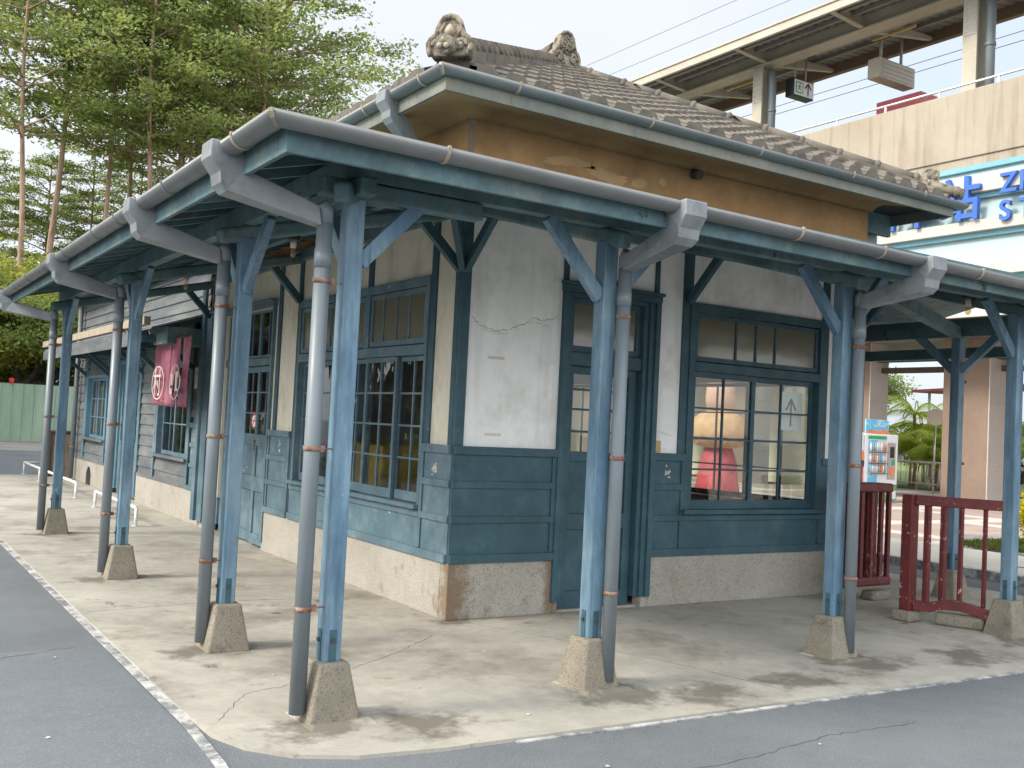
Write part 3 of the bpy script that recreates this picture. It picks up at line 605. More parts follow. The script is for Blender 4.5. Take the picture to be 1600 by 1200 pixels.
# ------------------------------------------------------------------ tiled hip roof
def roof():
    E0=(-.62,-.62); E1=(5.87,7.57); ze=4.335; sl=.5
    base=MB()
    cx=(E0[0]+E1[0])/2; hw=(E1[0]-E0[0])/2
    A=(cx,E0[1]+hw,ze+hw*sl-.03); B=(cx,E1[1]-hw,ze+hw*sl-.03)
    c=[(E0[0],E0[1],ze-.03),(E1[0],E0[1],ze-.03),(E1[0],E1[1],ze-.03),(E0[0],E1[1],ze-.03)]
    base.add(c+[A,B],[(0,1,4),(1,2,5,4),(2,3,5),(3,0,4,5),(3,2,1,0)])
    ro=base.build('roof',m_dark,bld)
    rnd=random.Random(4)
    prof=[(0,.006),(.05,.026),(.18,.032),(.38,.034),(.56,.030),(.66,.018),(.72,-.020),(.84,-.030),(.95,-.018),(1.0,.006)]
    faces=[((E0[0],E0[1]),(1,0),(0,1),E1[0]-E0[0]),((E0[0],E1[1]),(0,-1),(1,0),E1[1]-E0[1]),((E1[0],E0[1]),(0,1),(-1,0),E1[1]-E0[1]),((E1[0],E1[1]),(-1,0),(0,-1),E1[0]-E0[0])]
    t=MB(); du,dr=.265,.20
    for (ox,oy),(ex,ey),(sx,sy),W in faces:
        n=int(W/du); d=W/n
        for r in range(int(hw/dr)+1):
            s0=r*dr; s1=s0+dr*1.12
            for i in range(n):
                u=(i+.5)*d
                if u<s0+dr*.55+d*.2 or u>W-s0-dr*.55-d*.2 or s0>hw-.05: continue
                s1c=min(s1,hw)
                j=rnd.uniform(-.003,.003); tl=rnd.uniform(-.003,.003); vs=[]
                for k,(ss,lift) in enumerate(((s0-.03,.030),(s1c,.002))):
                    for (a,h) in prof:
                        uu=u-d/2+a*d*1.02; x=ox+ex*uu+sx*ss; y=oy+ey*uu+sy*ss
                        vs.append((x,y,ze+ss*sl+h+lift+j+tl*(a-.5)))
                m=len(prof)
                for (a,h) in prof:      # front lip
                    uu=u-d/2+a*d*1.02; x=ox+ex*uu+sx*(s0-.026); y=oy+ey*uu+sy*(s0-.026); vs.append((x,y,(ze-.045) if r==0 else ze+s0*sl+h-.02+j))
                fs=[(k,k+1,m+k+1,m+k) for k in range(m-1)]; t.add(vs,fs,True)
                t.add([vs[k] for k in range(m)]+[vs[2*m+k] for k in range(m)],[(k+1,k,m+k,m+k+1) for k in range(m-1)])
            
    t.build('roof_tiles',m_tile,ro)
    def ridge(p,q,step,r,knob,name):
        p=Vector(p);q=Vector(q);L_=(q-p).length; n=max(1,int(L_/step)); m=MB(); dd=(q-p)/n; d=dd.normalized()
        m.beam(p-Vector((0,0,.10)),q-Vector((0,0,.10)),r*2.5,.16)
        m.beam(p-Vector((0,0,.045)),q-Vector((0,0,.045)),r*2.1,.05)
        for i in range(n):
            a=p+dd*i; b=a+dd*1.03
            if knob: m.tube([a,b],[r*.92,r*.92],12); m.tube([a-d*.03,a,a+d*.03],[r*.95,r*1.18,r*.95],12)
            else: m.tube([a,a+dd*.5,b],[r*1.05,r*.95,r*.78],12)
        m.build(name,m_tile,ro)
    zz=.11
    P0=(E0[0]+.16,E0[1]+.16,ze+.08+zz); PA=(A[0],A[1],A[2]+zz-.06)
    ridge(P0,PA,.20,.105,False,'hip_ridge')
    ridge((E1[0]-.34,E0[1]+.34,ze+.17+zz-.05),PA,.42,.075,True,'hip_ridge')
    ridge((E0[0]+.2,E1[1]-.2,ze+.1+zz),(B[0],B[1],B[2]+zz),.3,.09,False,'hip_ridge'); ridge((E1[0]-.2,E1[1]-.2,ze+.1+zz),(B[0],B[1],B[2]+zz),.3,.09,False,'hip_ridge')
    ridge((A[0],A[1],A[2]+zz+.1),(B[0],B[1],B[2]+zz+.1),.3,.10,False,'main_ridge')
    # ridge-end ornaments
    def orn(pos,dr,w,h,boss):
        X=Vector((-dr[1],dr[0],0)).normalized(); D=Vector((dr[0],dr[1],0)).normalized(); Z=Vector((0,0,1)); pos=Vector(pos)
        out=[(-.50,0),(-.56,.12),(-.58,.30),(-.50,.44),(-.38,.52),(-.33,.66),(-.27,.84),(-.16,.96),(0,1.0),(.16,.96),(.27,.84),(.33,.66),(.38,.52),(.50,.44),(.58,.30),(.56,.12),(.50,0)]
        m=MB(); T=lambda a,b,c:pos+X*(a*w)+Z*(b*h)+D*c
        m.prism([T(a,b,-.08) for a,b in out],D*.13)
        o=m.build('ridge_ornament',m_orna,ro,.012,2)
        m=MB(); inner=[(a*.97,b*.97+.01) for a,b in out]
        m.tube([T(a,b,.055) for a,b in inner],.022,8)
        for s in (-1,1):
            pts=[]
            for k in range(14):
                th=k/13*3.6*math.pi/2; rr=.16*(1-k/17); pts.append(T(s*(.30+rr*math.cos(th)),.25+rr*1.1*math.sin(th),.055+.01*k/13))
            m.tube(pts,.018,7)
            m.sphere(T(s*.30,.25,.06),.028,8,6)
            m.tube([T(s*.14,.84,.05),T(s*.26,.62,.06),T(s*.22,.48,.055)],.014,7)
        if not boss:
            for a,b in ((.0,.78),(.08,.60),(-.12,.62),(.02,.46)):
                pts=[T(a+.09*math.cos(k),b+.07*math.sin(k),.055) for k in [i*.6 for i in range(10)]]; m.tube(pts,.013,6)
        m.build('carved_relief',m_orna,ro)
        if boss:
            m=MB(); n=14; 
            vs=[]
            for i in range(7):
                f=i/6; rr=math.cos(f*math.pi/2)
                for k in range(n):
                    th=2*math.pi*k/n; a=.15*math.cos(th)*rr; b=.14*math.sin(th)*rr*(1.35 if math.sin(th)>0 else 1); a*= (1-.35*max(0,math.sin(th)))
                    vs.append(T(a,.60+b,.05+.05*math.sin(f*math.pi/2)))
            m.add(vs,[(i*n+k,i*n+(k+1)%n,(i+1)*n+(k+1)%n,(i+1)*n+k) for i in range(6) for k in range(n)],True); m.build('teardrop_boss',m_boss,ro)
    orn((E0[0]+.12,E0[1]+.12,ze+.09),(-1,-1),.30,.315,True)
    orn((A[0],A[1]-.16,A[2]-.06),(0,-1),.34,.44,False)
    m=MB(); e=(E1[0]-.26,E0[1]+.26); m.prism([(e[0]-.07,e[1]-.07,ze+.05),(e[0]+.10,e[1]-.10,ze+.0),(e[0]+.13,e[1]-.09,ze+.34),(e[0]+.02,e[1]-.02,ze+.36),(e[0]-.09,e[1]+.07,ze+.24)],(.08,.10,0)); m.build('ridge_ornament',m_orna,ro,.015)
    # round tile end under the front ornament
    m=MB(); d=Vector((-1,-1,0)).normalized(); p=Vector((E0[0]-.0,E0[1]-.0,ze+.12)); m.tube([p+d*.06,p-d*.35+Vector((0,0,.12))],.07,18); o=m.build('hip_end_tile',m_orna,ro)
    m=MB(); q=p+d*.062; X=Vector((1,-1,0)).normalized()
    for k in range(3):
        th=math.pi/2+2*math.pi*k/3; m.sphere(q+X*.03*math.cos(th)+Vector((0,0,.03*math.sin(th))),.022,8,6)
    m.build('tile_crest',m_boss,ro)
    m=MB(); p=Vector((E1[0],E0[1],ze+.06)); d=Vector((1,-1,0)).normalized(); m.tube([p+d*.03,p-d*.4+Vector((0,0,.14))],.06,14); m.build('hip_end_tile',m_orna,ro)
    # upper fascia, soffit
    m=MB(); m.sweep([(E0[0]+.05,E1[1],4.10),(E0[0]+.05,E0[1]+.05,4.12),(E1[0]-.05,E0[1]+.05,4.12),(E1[0]-.05,E1[1],4.10)],[(0,.03),(0,.20),(-.03,.20),(-.03,.03)]); m.build('eave_fascia',m_fasc,bld,.003)
    m=MB(); m.sweep([(E0[0]+.08,E1[1]-.1,4.12),(E0[0]+.08,E0[1]+.08,4.12),(BX+.05,E0[1]+.08,4.12)],[(-.001,.04),(-.001,.17),(-.525,.19),(-.525,.05),(-.505,.085),(-.46,.11),(-.38,.12),(-.2,.085),(-.08,.06)],True); m.build('eave_soffit',m_ochre,bld)
    m=MB(); m.box(BX+.06,E0[1]+.09,4.268,E1[0]-.085,E1[1]-.1,4.29); m.build('eave_soffit',m_dark,bld)
    for i in range(14):
        y=.2+i*.5; m=MB(); m.box(BX+.001,y,4.02,E1[0]-.09,y+.05,4.265); m.build('eave_rafter',m_under,bld)
    m=MB(); m.tube([(2.5,-.02,4.14),(2.5,-.10,4.12)],.05,10); m.build('wall_ventilator',m_dark,bld)
roof()
def half_gutter(name,path,r,parent,thick=.004):
    n=12; prof=[]
    for k in range(n+1):
        a=math.pi*k/n; prof.append((r*math.cos(a)*1.0,-r*math.sin(a)))
    inner=[(x*(1-thick/r),y*(1-thick/r)+.0006) for x,y in reversed(prof)]
    lip=[(r+.004,.003)]
    m=MB(); m.sweep(path,[(r,.004)]+prof[1:-1]+[(-r,.004)]+[(-(r-thick),.003)]+inner[1:-1]+[(r-thick,.003)],True)
    return m.build(name,m_guttr,parent)
def gstrap(p,out,r,parent,col=None):
    p=Vector(p); o=Vector(out); al=Vector((-o.y,o.x,0)); m=MB(); n=14
    vs=[];
    for rr in (r+.001,r+.006):
        for s in (-.010,.010):
            for k in range(n+1):
                a=math.pi*k/n*1.04-.06; vs.append(p+o*(rr*math.cos(a))+Vector((0,0,-rr*math.sin(a)))+al*s)
    q=n+1; fs=[]
    for k in range(n):
        fs+= [(2*q+k,2*q+k+1,3*q+k+1,3*q+k),(k,k+1,2*q+k+1,2*q+k),(q+k,q+k+1,3*q+k+1,3*q+k)]
    m.add(vs,fs); m.box(p.x+o.x*r-.008,p.y+o.y*r-.008,p.z-.004,p.x+o.x*r+.008,p.y+o.y*r+.008,p.z+.012)
    m.build('gutter_strap',col or m_strap,parent)
ug=half_gutter('upper_gutter',[(-.60,7.7,4.29),(-.60,-.60,4.315),(5.92,-.60,4.30),(5.92,7.7,4.27)],.062,bld)
for x in (.05,1.42,2.75,4.05,5.2): gstrap((x,-.60,4.312),(0,-1,0),.062,ug)
for y in (-.28,.75,1.8): gstrap((-.60,y,4.31),(-1,0,0),.062,ug)
m=MB(); m.beam((-.69,-.69,4.29),(-.63,-.63,4.245),.02,.03); m.build('joint_sealant',m_strap,ug)
def hopper(c,out,zt,parent,target,name='rain_hopper'):
    # tapering rainwater box hugging the gutter, with a sloping square neck to the pipe
    c=Vector((c[0],c[1],0)); o=Vector(out); a=Vector((-o.y,o.x,0)); w=.085
    m=MB(); P=lambda s,d,z:c+a*(s*w)+o*d+Vector((0,0,z))
    prof=[(.105,zt+.012),(.108,zt-.08),(.055,zt-.15),(.045,zt-.205),(.01,zt-.245)]
    t=Vector(target); tl=t-c; dx=tl.dot(o); 
    back=[(dx+.03,t.z-.02),(dx+.045,t.z+.085),(-.08,zt-.115),(-.10,zt-.03),(-.10,zt+.0)]
    poly=prof+[(dx,t.z-.06)][:0]+back
    k=.55
    vs=[];n=len(poly)
    for s in (-1,1):
        for i,(d,z) in enumerate(poly):
            ww=1 if (i<4 or i>n-3) else k*1.0
            if i in (4,): ww=.8
            if i in (n-3,): ww=.85
            sh=tl.dot(a)*(1-max(0,min(1,(d-dx)/(0-dx)))) if d<0 and i<n-2 else 0
            vs.append(c+a*(s*w*ww+sh)+o*d+Vector((0,0,z)))
    fs=[tuple(range(n)),tuple(range(2*n-1,n-1,-1))]+[((i+1)%n,i,n+i,n+(i+1)%n) for i in range(n)]
    m.add(vs,fs); return m.build(name,m_hop,parent,.008,2)
uh=hopper((-.60,.30),(-1,0,0),4.315,bld,(-.02,.55,3.75),'upper_hopper')
m=MB(); m.box(5.12,.35,3.9,5.75,.47,4.2); m.build('side_hopper',m_hop,bld,.02)

# ------------------------------------------------------------------ canopy round the building
can=thing('canopy','blue timber platform canopy with grey gutters running round the station','canopy',(-1.958,-2.151,0))
W0=.105
POSTS={'c':(-1.958,-2.151),'r1':(-.178,-2.151),'r2':(2.131,-2.151),'r3':(4.458,-2.151),'back':(5.896,-.635),'l1':(-1.958,-.347),'l2':(-1.958,2.849),'l3':(-1.958,6.495),'x':(7.0,-2.151)}
HB,HT=.311,2.82
def member(a,b,w,h,mat,name,parent,bev=.005): 
    m=MB(); m.beam(a,b,w,h); return m.build(name,mat,parent,bev)
posts={}
for k,(x,y) in POSTS.items():
    m=MB(); m.box(x-W0/2,y-W0/2,HB-.004,x+W0/2,y+W0/2,HT+.02); po=m.build('post',m_post,can,.008,2); posts[k]=po
    # foot straps with bolts
    for dx,dy in ((-1,0),(0,-1)):
        m=MB()
        if dx: m.box(x-W0/2-.006,y-.02,HB,x-W0/2-.0005,y+.02,HB+.17)
        else: m.box(x-.02,y-W0/2-.006,HB,x+.02,y-W0/2-.0005,HB+.17)
        so=m.build('foot_strap',m_teal,po,.002)
        m=MB(); p=Vector((x+dx*(W0/2+.006),y+dy*(W0/2+.006),HB+.115)); m.tube([p,p+Vector((dx,dy,0))*.012],.012,6); m.build('bolt',m_dark,po)
def brace(k,d,run=.46,rise=.46,zt=2.93,parent=None,pos=None,mat=None,off=.05,s=.055,hh=.085):
    x,y=pos or POSTS[k]; d=Vector((d[0],d[1],0)).normalized(); p=Vector((x,y,0))
    a=p+d*off+Vector((0,0,zt-rise-.02)); b=p+d*(off+run)+Vector((0,0,zt))
    return member(a,b,s,hh,mat or m_post,'brace',parent or posts[k],.004)
brace('c',(1,0),.42,.42,2.92); brace('c',(0,1),.42,.42,2.92)
for k in ('r1','r2','r3'):
    brace(k,(-1,0),.42,.44,2.93); brace(k,(1,0),.42,.44,2.93)
brace('x',(-1,0),.42,.44,2.93)
for k in ('l1','l2','l3'):
    brace(k,(0,-1),.42,.44,2.93); brace(k,(0,1),.42,.44,2.93)
brace('back',(0,1),.5,.42,2.9); brace('back',(0,-1),.5,.42,2.9)
SL=.262
def rb(dist): return 2.82+SL*dist        # underside of main rafters, dist inward from the post line
anch={'l1':(0,0),'l2':(0,3.62),'l3':(0,6.93),'r1':(.0,0),'r2':(2.5,0),'r3':(5.06,0),'c':(0,0)}
for k,(ax,ay) in anch.items():
    x,y=POSTS[k]; a=Vector((x,y,2.82+.055)); b=Vector((ax,ay,2.82+.055+SL*(1.958 if k[0]!='r' else 2.151)))
    d=(b-a); hd=Vector((d.x,d.y,0)).normalized(); a2=a-hd*.22-Vector((0,0,.22*SL)); b2=b-hd*.02
    m=MB(); m.beam(a2,b2,.09,.11)
    m.build('main_rafter',m_under,can,.03 if k!='c' else .02,3)
# corner bolster
m=MB(); m.beam((-2.16,-2.151,2.872),(-1.15,-2.151,2.872),.10,.10); m.build('bolster',m_under,can,.012)
m=MB(); m.beam((-1.958,-2.35,2.868),(-1.958,-1.55,2.868),.098,.10); m.build('bolster',m_under,can,.012)
# wall braces carrying the main rafters
for pos,dirs in (((0,0),((-1,0),(0,-1),(-.7,-.75))),((0,3.6),((-1,-.2),)),((0,6.9),((-1,-.15),)),((2.5,0),((-.05,-1),)),((5.06,0),((-.1,-1),))):
    for d in dirs:
        dd=Vector((d[0],d[1],0)).normalized(); p=Vector((pos[0],pos[1],0)); a=p+dd*.03+Vector((0,0,2.90)); b=p+dd*.46+Vector((0,0,3.30))
        member(a,b,.055,.08,m_teal,'brace',can,.004)
# purlins over the posts
def sw(name,path,prof,mat,parent,bev=.004):
    m=MB(); m.sweep(path,prof); return m.build(name,mat,parent,bev)
PT=3.07
sw('purlin',[(-1.958,7.05,3.0),(-1.958,-2.151,3.0),(8.2,-2.151,3.0)],[(.045,-.07),(.045,.07),(-.045,.07),(-.045,-.07)],m_under,can)
sw('purlin',[(-.95,7.05,3.262),(-.95,-1.04,3.262),(5.2,-1.04,3.262)],[(.035,-.05),(.035,.05),(-.035,.05),(-.035,-.05)],m_under,can)
# eave fascia and gutter
sw('fascia',[(-2.585,7.05,2.84),(-2.585,-2.775,2.85),(8.2,-2.775,2.80)],[(0,0),(0,.13),(-.028,.13),(-.028,0)],m_under,can)
gut=half_gutter('gutter',[(-2.655,7.1,2.972),(-2.655,-2.848,3.0),(8.2,-2.848,2.89)],.062,can)
def gz(x): return 3.0-.0101*(x+2.655)
for x in (-1.79,-.10+.9,1.62,2.75,3.9): gstrap((x,-2.848,gz(x)),(0,-1,0),.062,gut)
for y in (-2.35,-1.0,.35,1.15,2.45,3.6,4.7,5.7,6.5): gstrap((-2.655,y,3.0-.0028*(y+2.85)),(-1,0,0),.062,gut,m_strap if y<-2 else m_guttr)
m=MB(); P=[(-2.716,-2.909,3.0),(-2.712,-2.905,2.985),(-2.70,-2.893,2.965),(-2.68,-2.873,2.95),(-2.66,-2.85,2.943)]
for a,b in zip(P,P[1:]): m.beam(a,b,.012+.01*random.random(),.012)
m.build('joint_sealant',m_strap,gut)
# rafters
def zr(d): return PT+.035+SL*(d)         # centre height of the small rafters, d = inward distance from post line
def rafters():
    y=-2.35
    while y<7.0:
        x1=-.001 if y>-.05 else max(-2.5,-2.56+(y+2.75)*(2.56/2.75)-.03)
        if x1>-2.35:
            m=MB(); m.beam((-2.55,y,zr(-2.55+1.958)*1-.0+0),(x1,y,3.105+SL*(x1+1.958)),.042,.065); 
            m.build('rafter',m_under,can)
        y+=.40
    x=-2.2
    while x<8.1:
        y1=-.001 if x>-.05 else max(-2.7,-2.75+(x+2.56)*(2.75/2.56)-.03)
        if x>5.15: y1=1.2
        if y1>-2.6:
            m=MB(); m.beam((x,-2.74,3.105+SL*(-2.74+2.151)),(x,min(y1,0),3.105+SL*(min(y1,0)+2.151)),.042,.065); m.build('rafter',m_under,can)
        x+=.40
    m=MB(); m.beam((-2.56,-2.75,3.085+SL*-.6),(-.02,-.02,3.085+SL*1.95),.06,.09); m.build('hip_rafter',m_under,can)
rafters()
def sheet():
    t=.03
    def top(d): return 3.145+SL*d
    el,er=-2.60,-2.79
    L_=[(el,7.12),(el,er),(0,0),(0,7.12)]
    def z_l(x,y): return top(x+1.958)
    m=MB()
    def slab(pts,zf):
        n=len(pts); vs=[(x,y,zf(x,y)) for x,y in pts]+[(x,y,zf(x,y)+t) for x,y in pts]
        m.add(vs,[tuple(range(n)),tuple(range(n,2*n))[::-1]]+[(i,n+i,n+(i+1)%n,(i+1)%n) for i in range(n)])
    k=(top(1.958)-top(el+1.958))/(0-er)
    slab([(el,7.12),(0,7.12),(0,0),(el,er)],z_l)
    slab([(el,er),(0,0),(8.25,0),(8.25,er)],lambda x,y: top(el+1.958)+k*(y-er))
    slab([(5.13,0.002),(5.13,3.0),(8.25,3.0),(8.25,.002)],lambda x,y: top(1.958)-.24*y)
    return m.build('roof_sheet',m_under,can)
sheet()
# far cross beams of the gate end
member((5.896,-2.3,2.885),(5.896,2.9,2.885),.11,.12,m_under,'cross_beam',can)
member((8.0,-2.3,2.86),(8.0,2.9,2.86),.11,.14,m_under,'cross_beam',can)
member((2.2,-2.10,2.95),(6.15,-.53,2.86),.10,.12,m_under,'diagonal_tie',can)
member((6.9,-2.2,3.1),(6.9,2.9,3.1),.08,.12,m_under,'cross_beam',can)
member((5.15,-1.0,3.2),(8.1,-1.0,3.2),.08,.10,m_under,'cross_beam',can)
member((5.15,1.2,3.25),(8.1,1.2,3.25),.08,.10,m_under,'cross_beam',can)
# downpipes
def downpipe(pos,hop,out,zt,foot=.04,post=None,rx=None):
    x,y=pos; m=MB(); r=.044
    m.tube([(x,y,2.66),(x,y,foot)],r,18); m.tube([(x,y,2.42),(x,y,2.52)],r+.004,18); do=m.build('downpipe',m_galv,can)
    o=Vector(out); c=Vector((hop[0],hop[1],0))
    hopper(hop,out,zt,do,(x,y,2.66))
    m=MB(); m.tube([(x,y,2.66),(x,y,2.73),(x+o.x*.03,y+o.y*.03,2.765)],[r,r,r],18); m.build('pipe_elbow',m_galv,do)
    px,py=POSTS[post] if post else (None,None)
    for z in (2.35,1.45,.60):
        m=MB(); m.tube([(x,y,z-.013),(x,y,z+.013)],r+.004,18)
        side=Vector((px-x,0,0)).normalized() if abs(px-x)>abs(py-y) else Vector((0,py-y,0)).normalized()
        p=Vector((x,y,z)); fr=Vector((-.6,-.8,0)) if abs(px-x)>abs(py-y) else Vector((1,-.2,0))
        e=p+side*(r+.01); m.box(e.x-.012,e.y-.010,z-.017,e.x+.018,e.y+.010,z+.017)
        tgt=Vector((px,py,z)); L_=(tgt-e).length; m.tube([e,tgt],.005,6)
        m.build('pipe_clamp',m_rust,do)
downpipe((-2.135,-2.19),(-2.655,-2.08),(-1,0,0),3.0,.05,'c')
downpipe((-2.105,-.34),(-2.655,-.26),(-1,0,0),2.992,.05,'l1')
downpipe((-2.105,2.90),(-2.655,2.90),(-1,0,0),2.984,.05,'l2')
downpipe((-2.13,6.45),(-2.655,6.78),(-1,0,0),2.974,.05,'l3')
downpipe((-.11,-2.26),(-.16,-2.848),(0,-1,0),2.975,.05,'r1')
downpipe((2.195,-2.26),(2.16,-2.848),(0,-1,0),2.952,.05,'r2')
downpipe((4.6,-2.26),(4.6,-2.848),(0,-1,0),2.925,.05,'r3')
m=MB(); m.tube([(6.02,-.58,2.8),(6.02,-.58,.05)],.045,14); o=m.build('downpipe',m_galv,can)
for z in (2.35,1.45,.6):
    k=MB(); k.box(6.06,-.60,z-.015,6.12,-.56,z+.015); k.build('pipe_clamp',m_black,o)
# footings
FL={'c':'front corner granite footing under the nearest post, largest in view','r1':'granite footing with mossy foot under the post before the front door','r2':'granite footing under the post at the right end of the white framed window','r3':'granite footing at the right edge, touching the red gate panel',
 'back':'dark granite footing behind the red gate panel','l1':'granite footing of the second post on the left side, behind the corner one','l2':'granite footing of the third post on the left side','l3':'farthest granite footing on the left side beside the low white rail','x':'granite footing beyond the gate'}
for k,(x,y) in POSTS.items():
    if k=='x': continue
    m=MB(); m.frustum(x,y,-.01,HB,.150,.090)
    me=m.build('post_footing',m_foot,None,.018,3); tag(me,FL[k],'footing','granite footings under the canopy posts')
# mortar skirts round two footings
for k in ('c','r1','r2'):
    x,y=POSTS[k]; m=MB(); m.frustum(x+.03,y-.02,-.005,.018,.20,.165); struct(m.build('mortar_skirt',m_slab,None,.006))
# bulbs
def bulb(x,y,z,label):
    t=thing('light_bulb',label,'bulb',(x,y,z),'bare bulbs under the canopy')
    m=MB(); m.tube([(x,y,z+.16),(x,y,z+.12)],.06,14); m.build('ceiling_rose',m_black,t)
    m=MB(); m.tube([(x,y,z+.12),(x,y,z+.05)],[.03,.026],12); m.build('lamp_holder',m_cer,t)
    m=MB(); m.tube([(x,y,z+.06),(x,y,z+.04),(x,y,z+.01),(x,y,z-.02),(x,y,z-.035)],[.012,.018,.028,.022,.008],12); m.build('glass_bulb',m_bulb,t)
bulb(-1.0,1.31,3.05,'bare bulb in a white holder hanging left of the front corner post')
bulb(-1.0,4.75,3.05,'bare bulb hanging above the magenta door curtain, further left')
bulb(4.5,-1.65,2.90,'bare bulb hanging from the canopy at the right, over the gate')
# ------------------------------------------------------------------ red gate panels
def gate_panel():
    t=thing('gate_panel','chipped dark red timber gate panel running from its granite stone to the right-edge post','gate panel',(4.13,-1.37,0),'red ticket gate panels')
    m=MB(); m.box(4.075,-1.425,.10,4.185,-1.315,1.165); m.build('gate_post',m_red,t,.008)
    a=Vector((4.15,-1.42,1.12)); b=Vector((4.44,-2.10,1.125)); m=MB(); m.beam(a,b,.075,.09); m.build('top_rail',m_red,t,.008)
    # lower rail bends in plan and height
    P=[(4.15,-1.42,.155),(4.20,-1.56,.155),(4.235,-1.68,.195),(4.29,-1.80,.20),(4.36,-1.93,.17),(4.43,-2.05,.13)]
    m=MB()
    pv=[Vector(p) for p in P]; vs=[]
    for i,p in enumerate(pv):
        d=(pv[min(i+1,5)]-pv[max(i-1,0)]); d.z=0; d.normalize(); n=Vector((d.y,-d.x,0))*.035
        vs+=[p-n-Vector((0,0,.045)),p+n-Vector((0,0,.045)),p+n+Vector((0,0,.045)),p-n+Vector((0,0,.045))]
    fs=[(0,1,2,3),(23,22,21,20)]+[(i*4+k,(i+1)*4+k,(i+1)*4+(k+1)%4,i*4+(k+1)%4) for i in range(5) for k in range(4)]
    m.add(vs,fs); m.build('bottom_rail',m_red,t,.006)
    for f,(w) in ((.14,.05),(.33,.05),(.53,.036),(.80,.032)):
        p=a.lerp(b,f); q=pv[0].lerp(pv[5],f); 
        zb={.14:.195,.33:.215,.53:.235,.80:.205}[f]; m=MB(); m.box(p.x-w/2,p.y-w/2,zb,p.x+w/2,p.y+w/2,1.085); m.build('bar',m_red,t,.005)
    m=MB(); m.box(4.03,-1.47,0,4.24,-1.26,.10); m.build('base_stone',m_foot,t,.03,3)
    m=MB(); m.prism([(4.20,-1.60,0),(4.28,-1.80,0),(4.36,-1.99,0),(4.48,-1.94,0),(4.40,-1.75,0),(4.31,-1.57,0)],(0,0,.12)); m.build('base_stone',m_foot,t,.035,3)
    m=MB(); m.box(4.385,-2.105,1.09,4.40,-2.03,1.11); m.build('latch',m_rust,t)
    t=thing('gate_panel','short dark red timber double-barred gate panel at the far corner of the building','gate panel',(4.8,-.42,0),'red ticket gate panels')
    for n in ('top_rail','bottom_rail'):
        z=1.12 if n=='top_rail' else .16
        m=MB(); m.box(4.30,-.55,z,5.0,-.32,z+.095); m.build(n,m_red,t,.025,3)
    for x in (4.36,4.52,4.68,4.83,4.95):
        for y in (-.52,-.35):
            m=MB(); m.box(x-.022,y-.022,.255,x+.022,y+.022,1.12); m.build('bar',m_red,t,.004)
    m=MB(); m.box(4.75,-.52,0,5.05,-.36,.10); m.build('base_stone',m_foot,t,.03)
    m=MB(); m.box(4.32,-.50,0,4.5,-.36,.16); m.build('base_stone',m_foot,t,.03)
gate_panel()
# ------------------------------------------------------------------ noren
def noren():
    t=thing('door_curtain','magenta split cloth curtain with white ringed characters hung under the lean-to roof','curtain',(-.45,7.4,2.55))
    X=-.48; m=MB(); m.tube([(X,6.35,2.60),(X,8.25,2.60)],.012,8); m.build('rod',m_darkbark,t)
    def pan(y0,y1,z0,sway,flip,nm='cloth_panel'):
        n,k=14,18; vs=[]
        for j in range(k+1):
            f=j/k; z=2.60+(z0-2.60)*f
            for i in range(n+1):
                g=i/n; y=y0+(y1-y0)*g; 
                x=X+.035*math.sin(g*9+y0*5)*f+ sway*f*f*(.4+.6*g) - flip*f**3*g**3
                vs.append((x,y+.05*f*f*(-1 if y0>7.2 else 1),z))
        m=MB(); m.add(vs,[(j*(n+1)+i,j*(n+1)+i+1,(j+1)*(n+1)+i+1,(j+1)*(n+1)+i) for j in range(k) for i in range(n)],True)
        o=m.build(nm,m_noren,t); s=o.modifiers.new('thick','SOLIDIFY'); s.thickness=.003; return o
    # the three cloths (seen from the corner, left one widest)
    p1=pan(8.10,7.17,1.66,-.03,-.02); p2=pan(7.13,6.74,1.65,-.02,.03); p3=pan(6.62,6.22,1.65,-.05,-.08)
    # white rings and brushed strokes lie on the cloth
    def ring(cy,cz,a,b,th0,th1,par,x):
        m=MB(); n=26; vs=[]
        for rr in (1,.93):
            for i in range(n+1):
                th=th0+(th1-th0)*i/n; vs.append((x,cy-a*rr*math.cos(th),cz+b*rr*math.sin(th)))
        m.add(vs,[(i,i+1,n+2+i,n+1+i) for i in range(n)]); o=m.build('printed_ring',m_print,par); s=o.modifiers.new('thick','SOLIDIFY'); s.thickness=.003
    ring(7.62,1.98,.33,.24,0,2*math.pi,p1,X-.062)
    ring(6.70,1.98,.30,.24,0.35,2*math.pi-1.4,p2,X-.068) if False else None
    ring(6.68,1.98,.30,.24,math.pi/2+.25,math.pi*1.5-.2,p2,X-.062)
    ring(6.63,1.98,.26,.24,-math.pi/2+.2,math.pi/2-.1,p3,X-.092)
    M4=Matrix(((0,0,-1,X-.064),(-1,0,0,7.86),(0,1,0,1.83),(0,0,0,1)))
    text_mesh('printed_character','村',.42,m_print,M4,p1,.001)
    m=MB(); 
    for (y,z,h,w) in ((6.86,2.0,.10,.10),(6.88,1.88,.06,.12)): m.box(X-.066,y-w/2,z-h,X-.063,y+w/2,z+h)
    m.build('printed_character',m_print,p2)
    m=MB(); m.box(X-.098,6.48,1.86,X-.095,6.56,2.12); m.box(X-.098,6.44,2.05,X-.095,6.48,2.12); m.box(X-.098,6.42,1.86,X-.095,6.48,1.90); m.build('printed_character',m_print,p3)
noren()
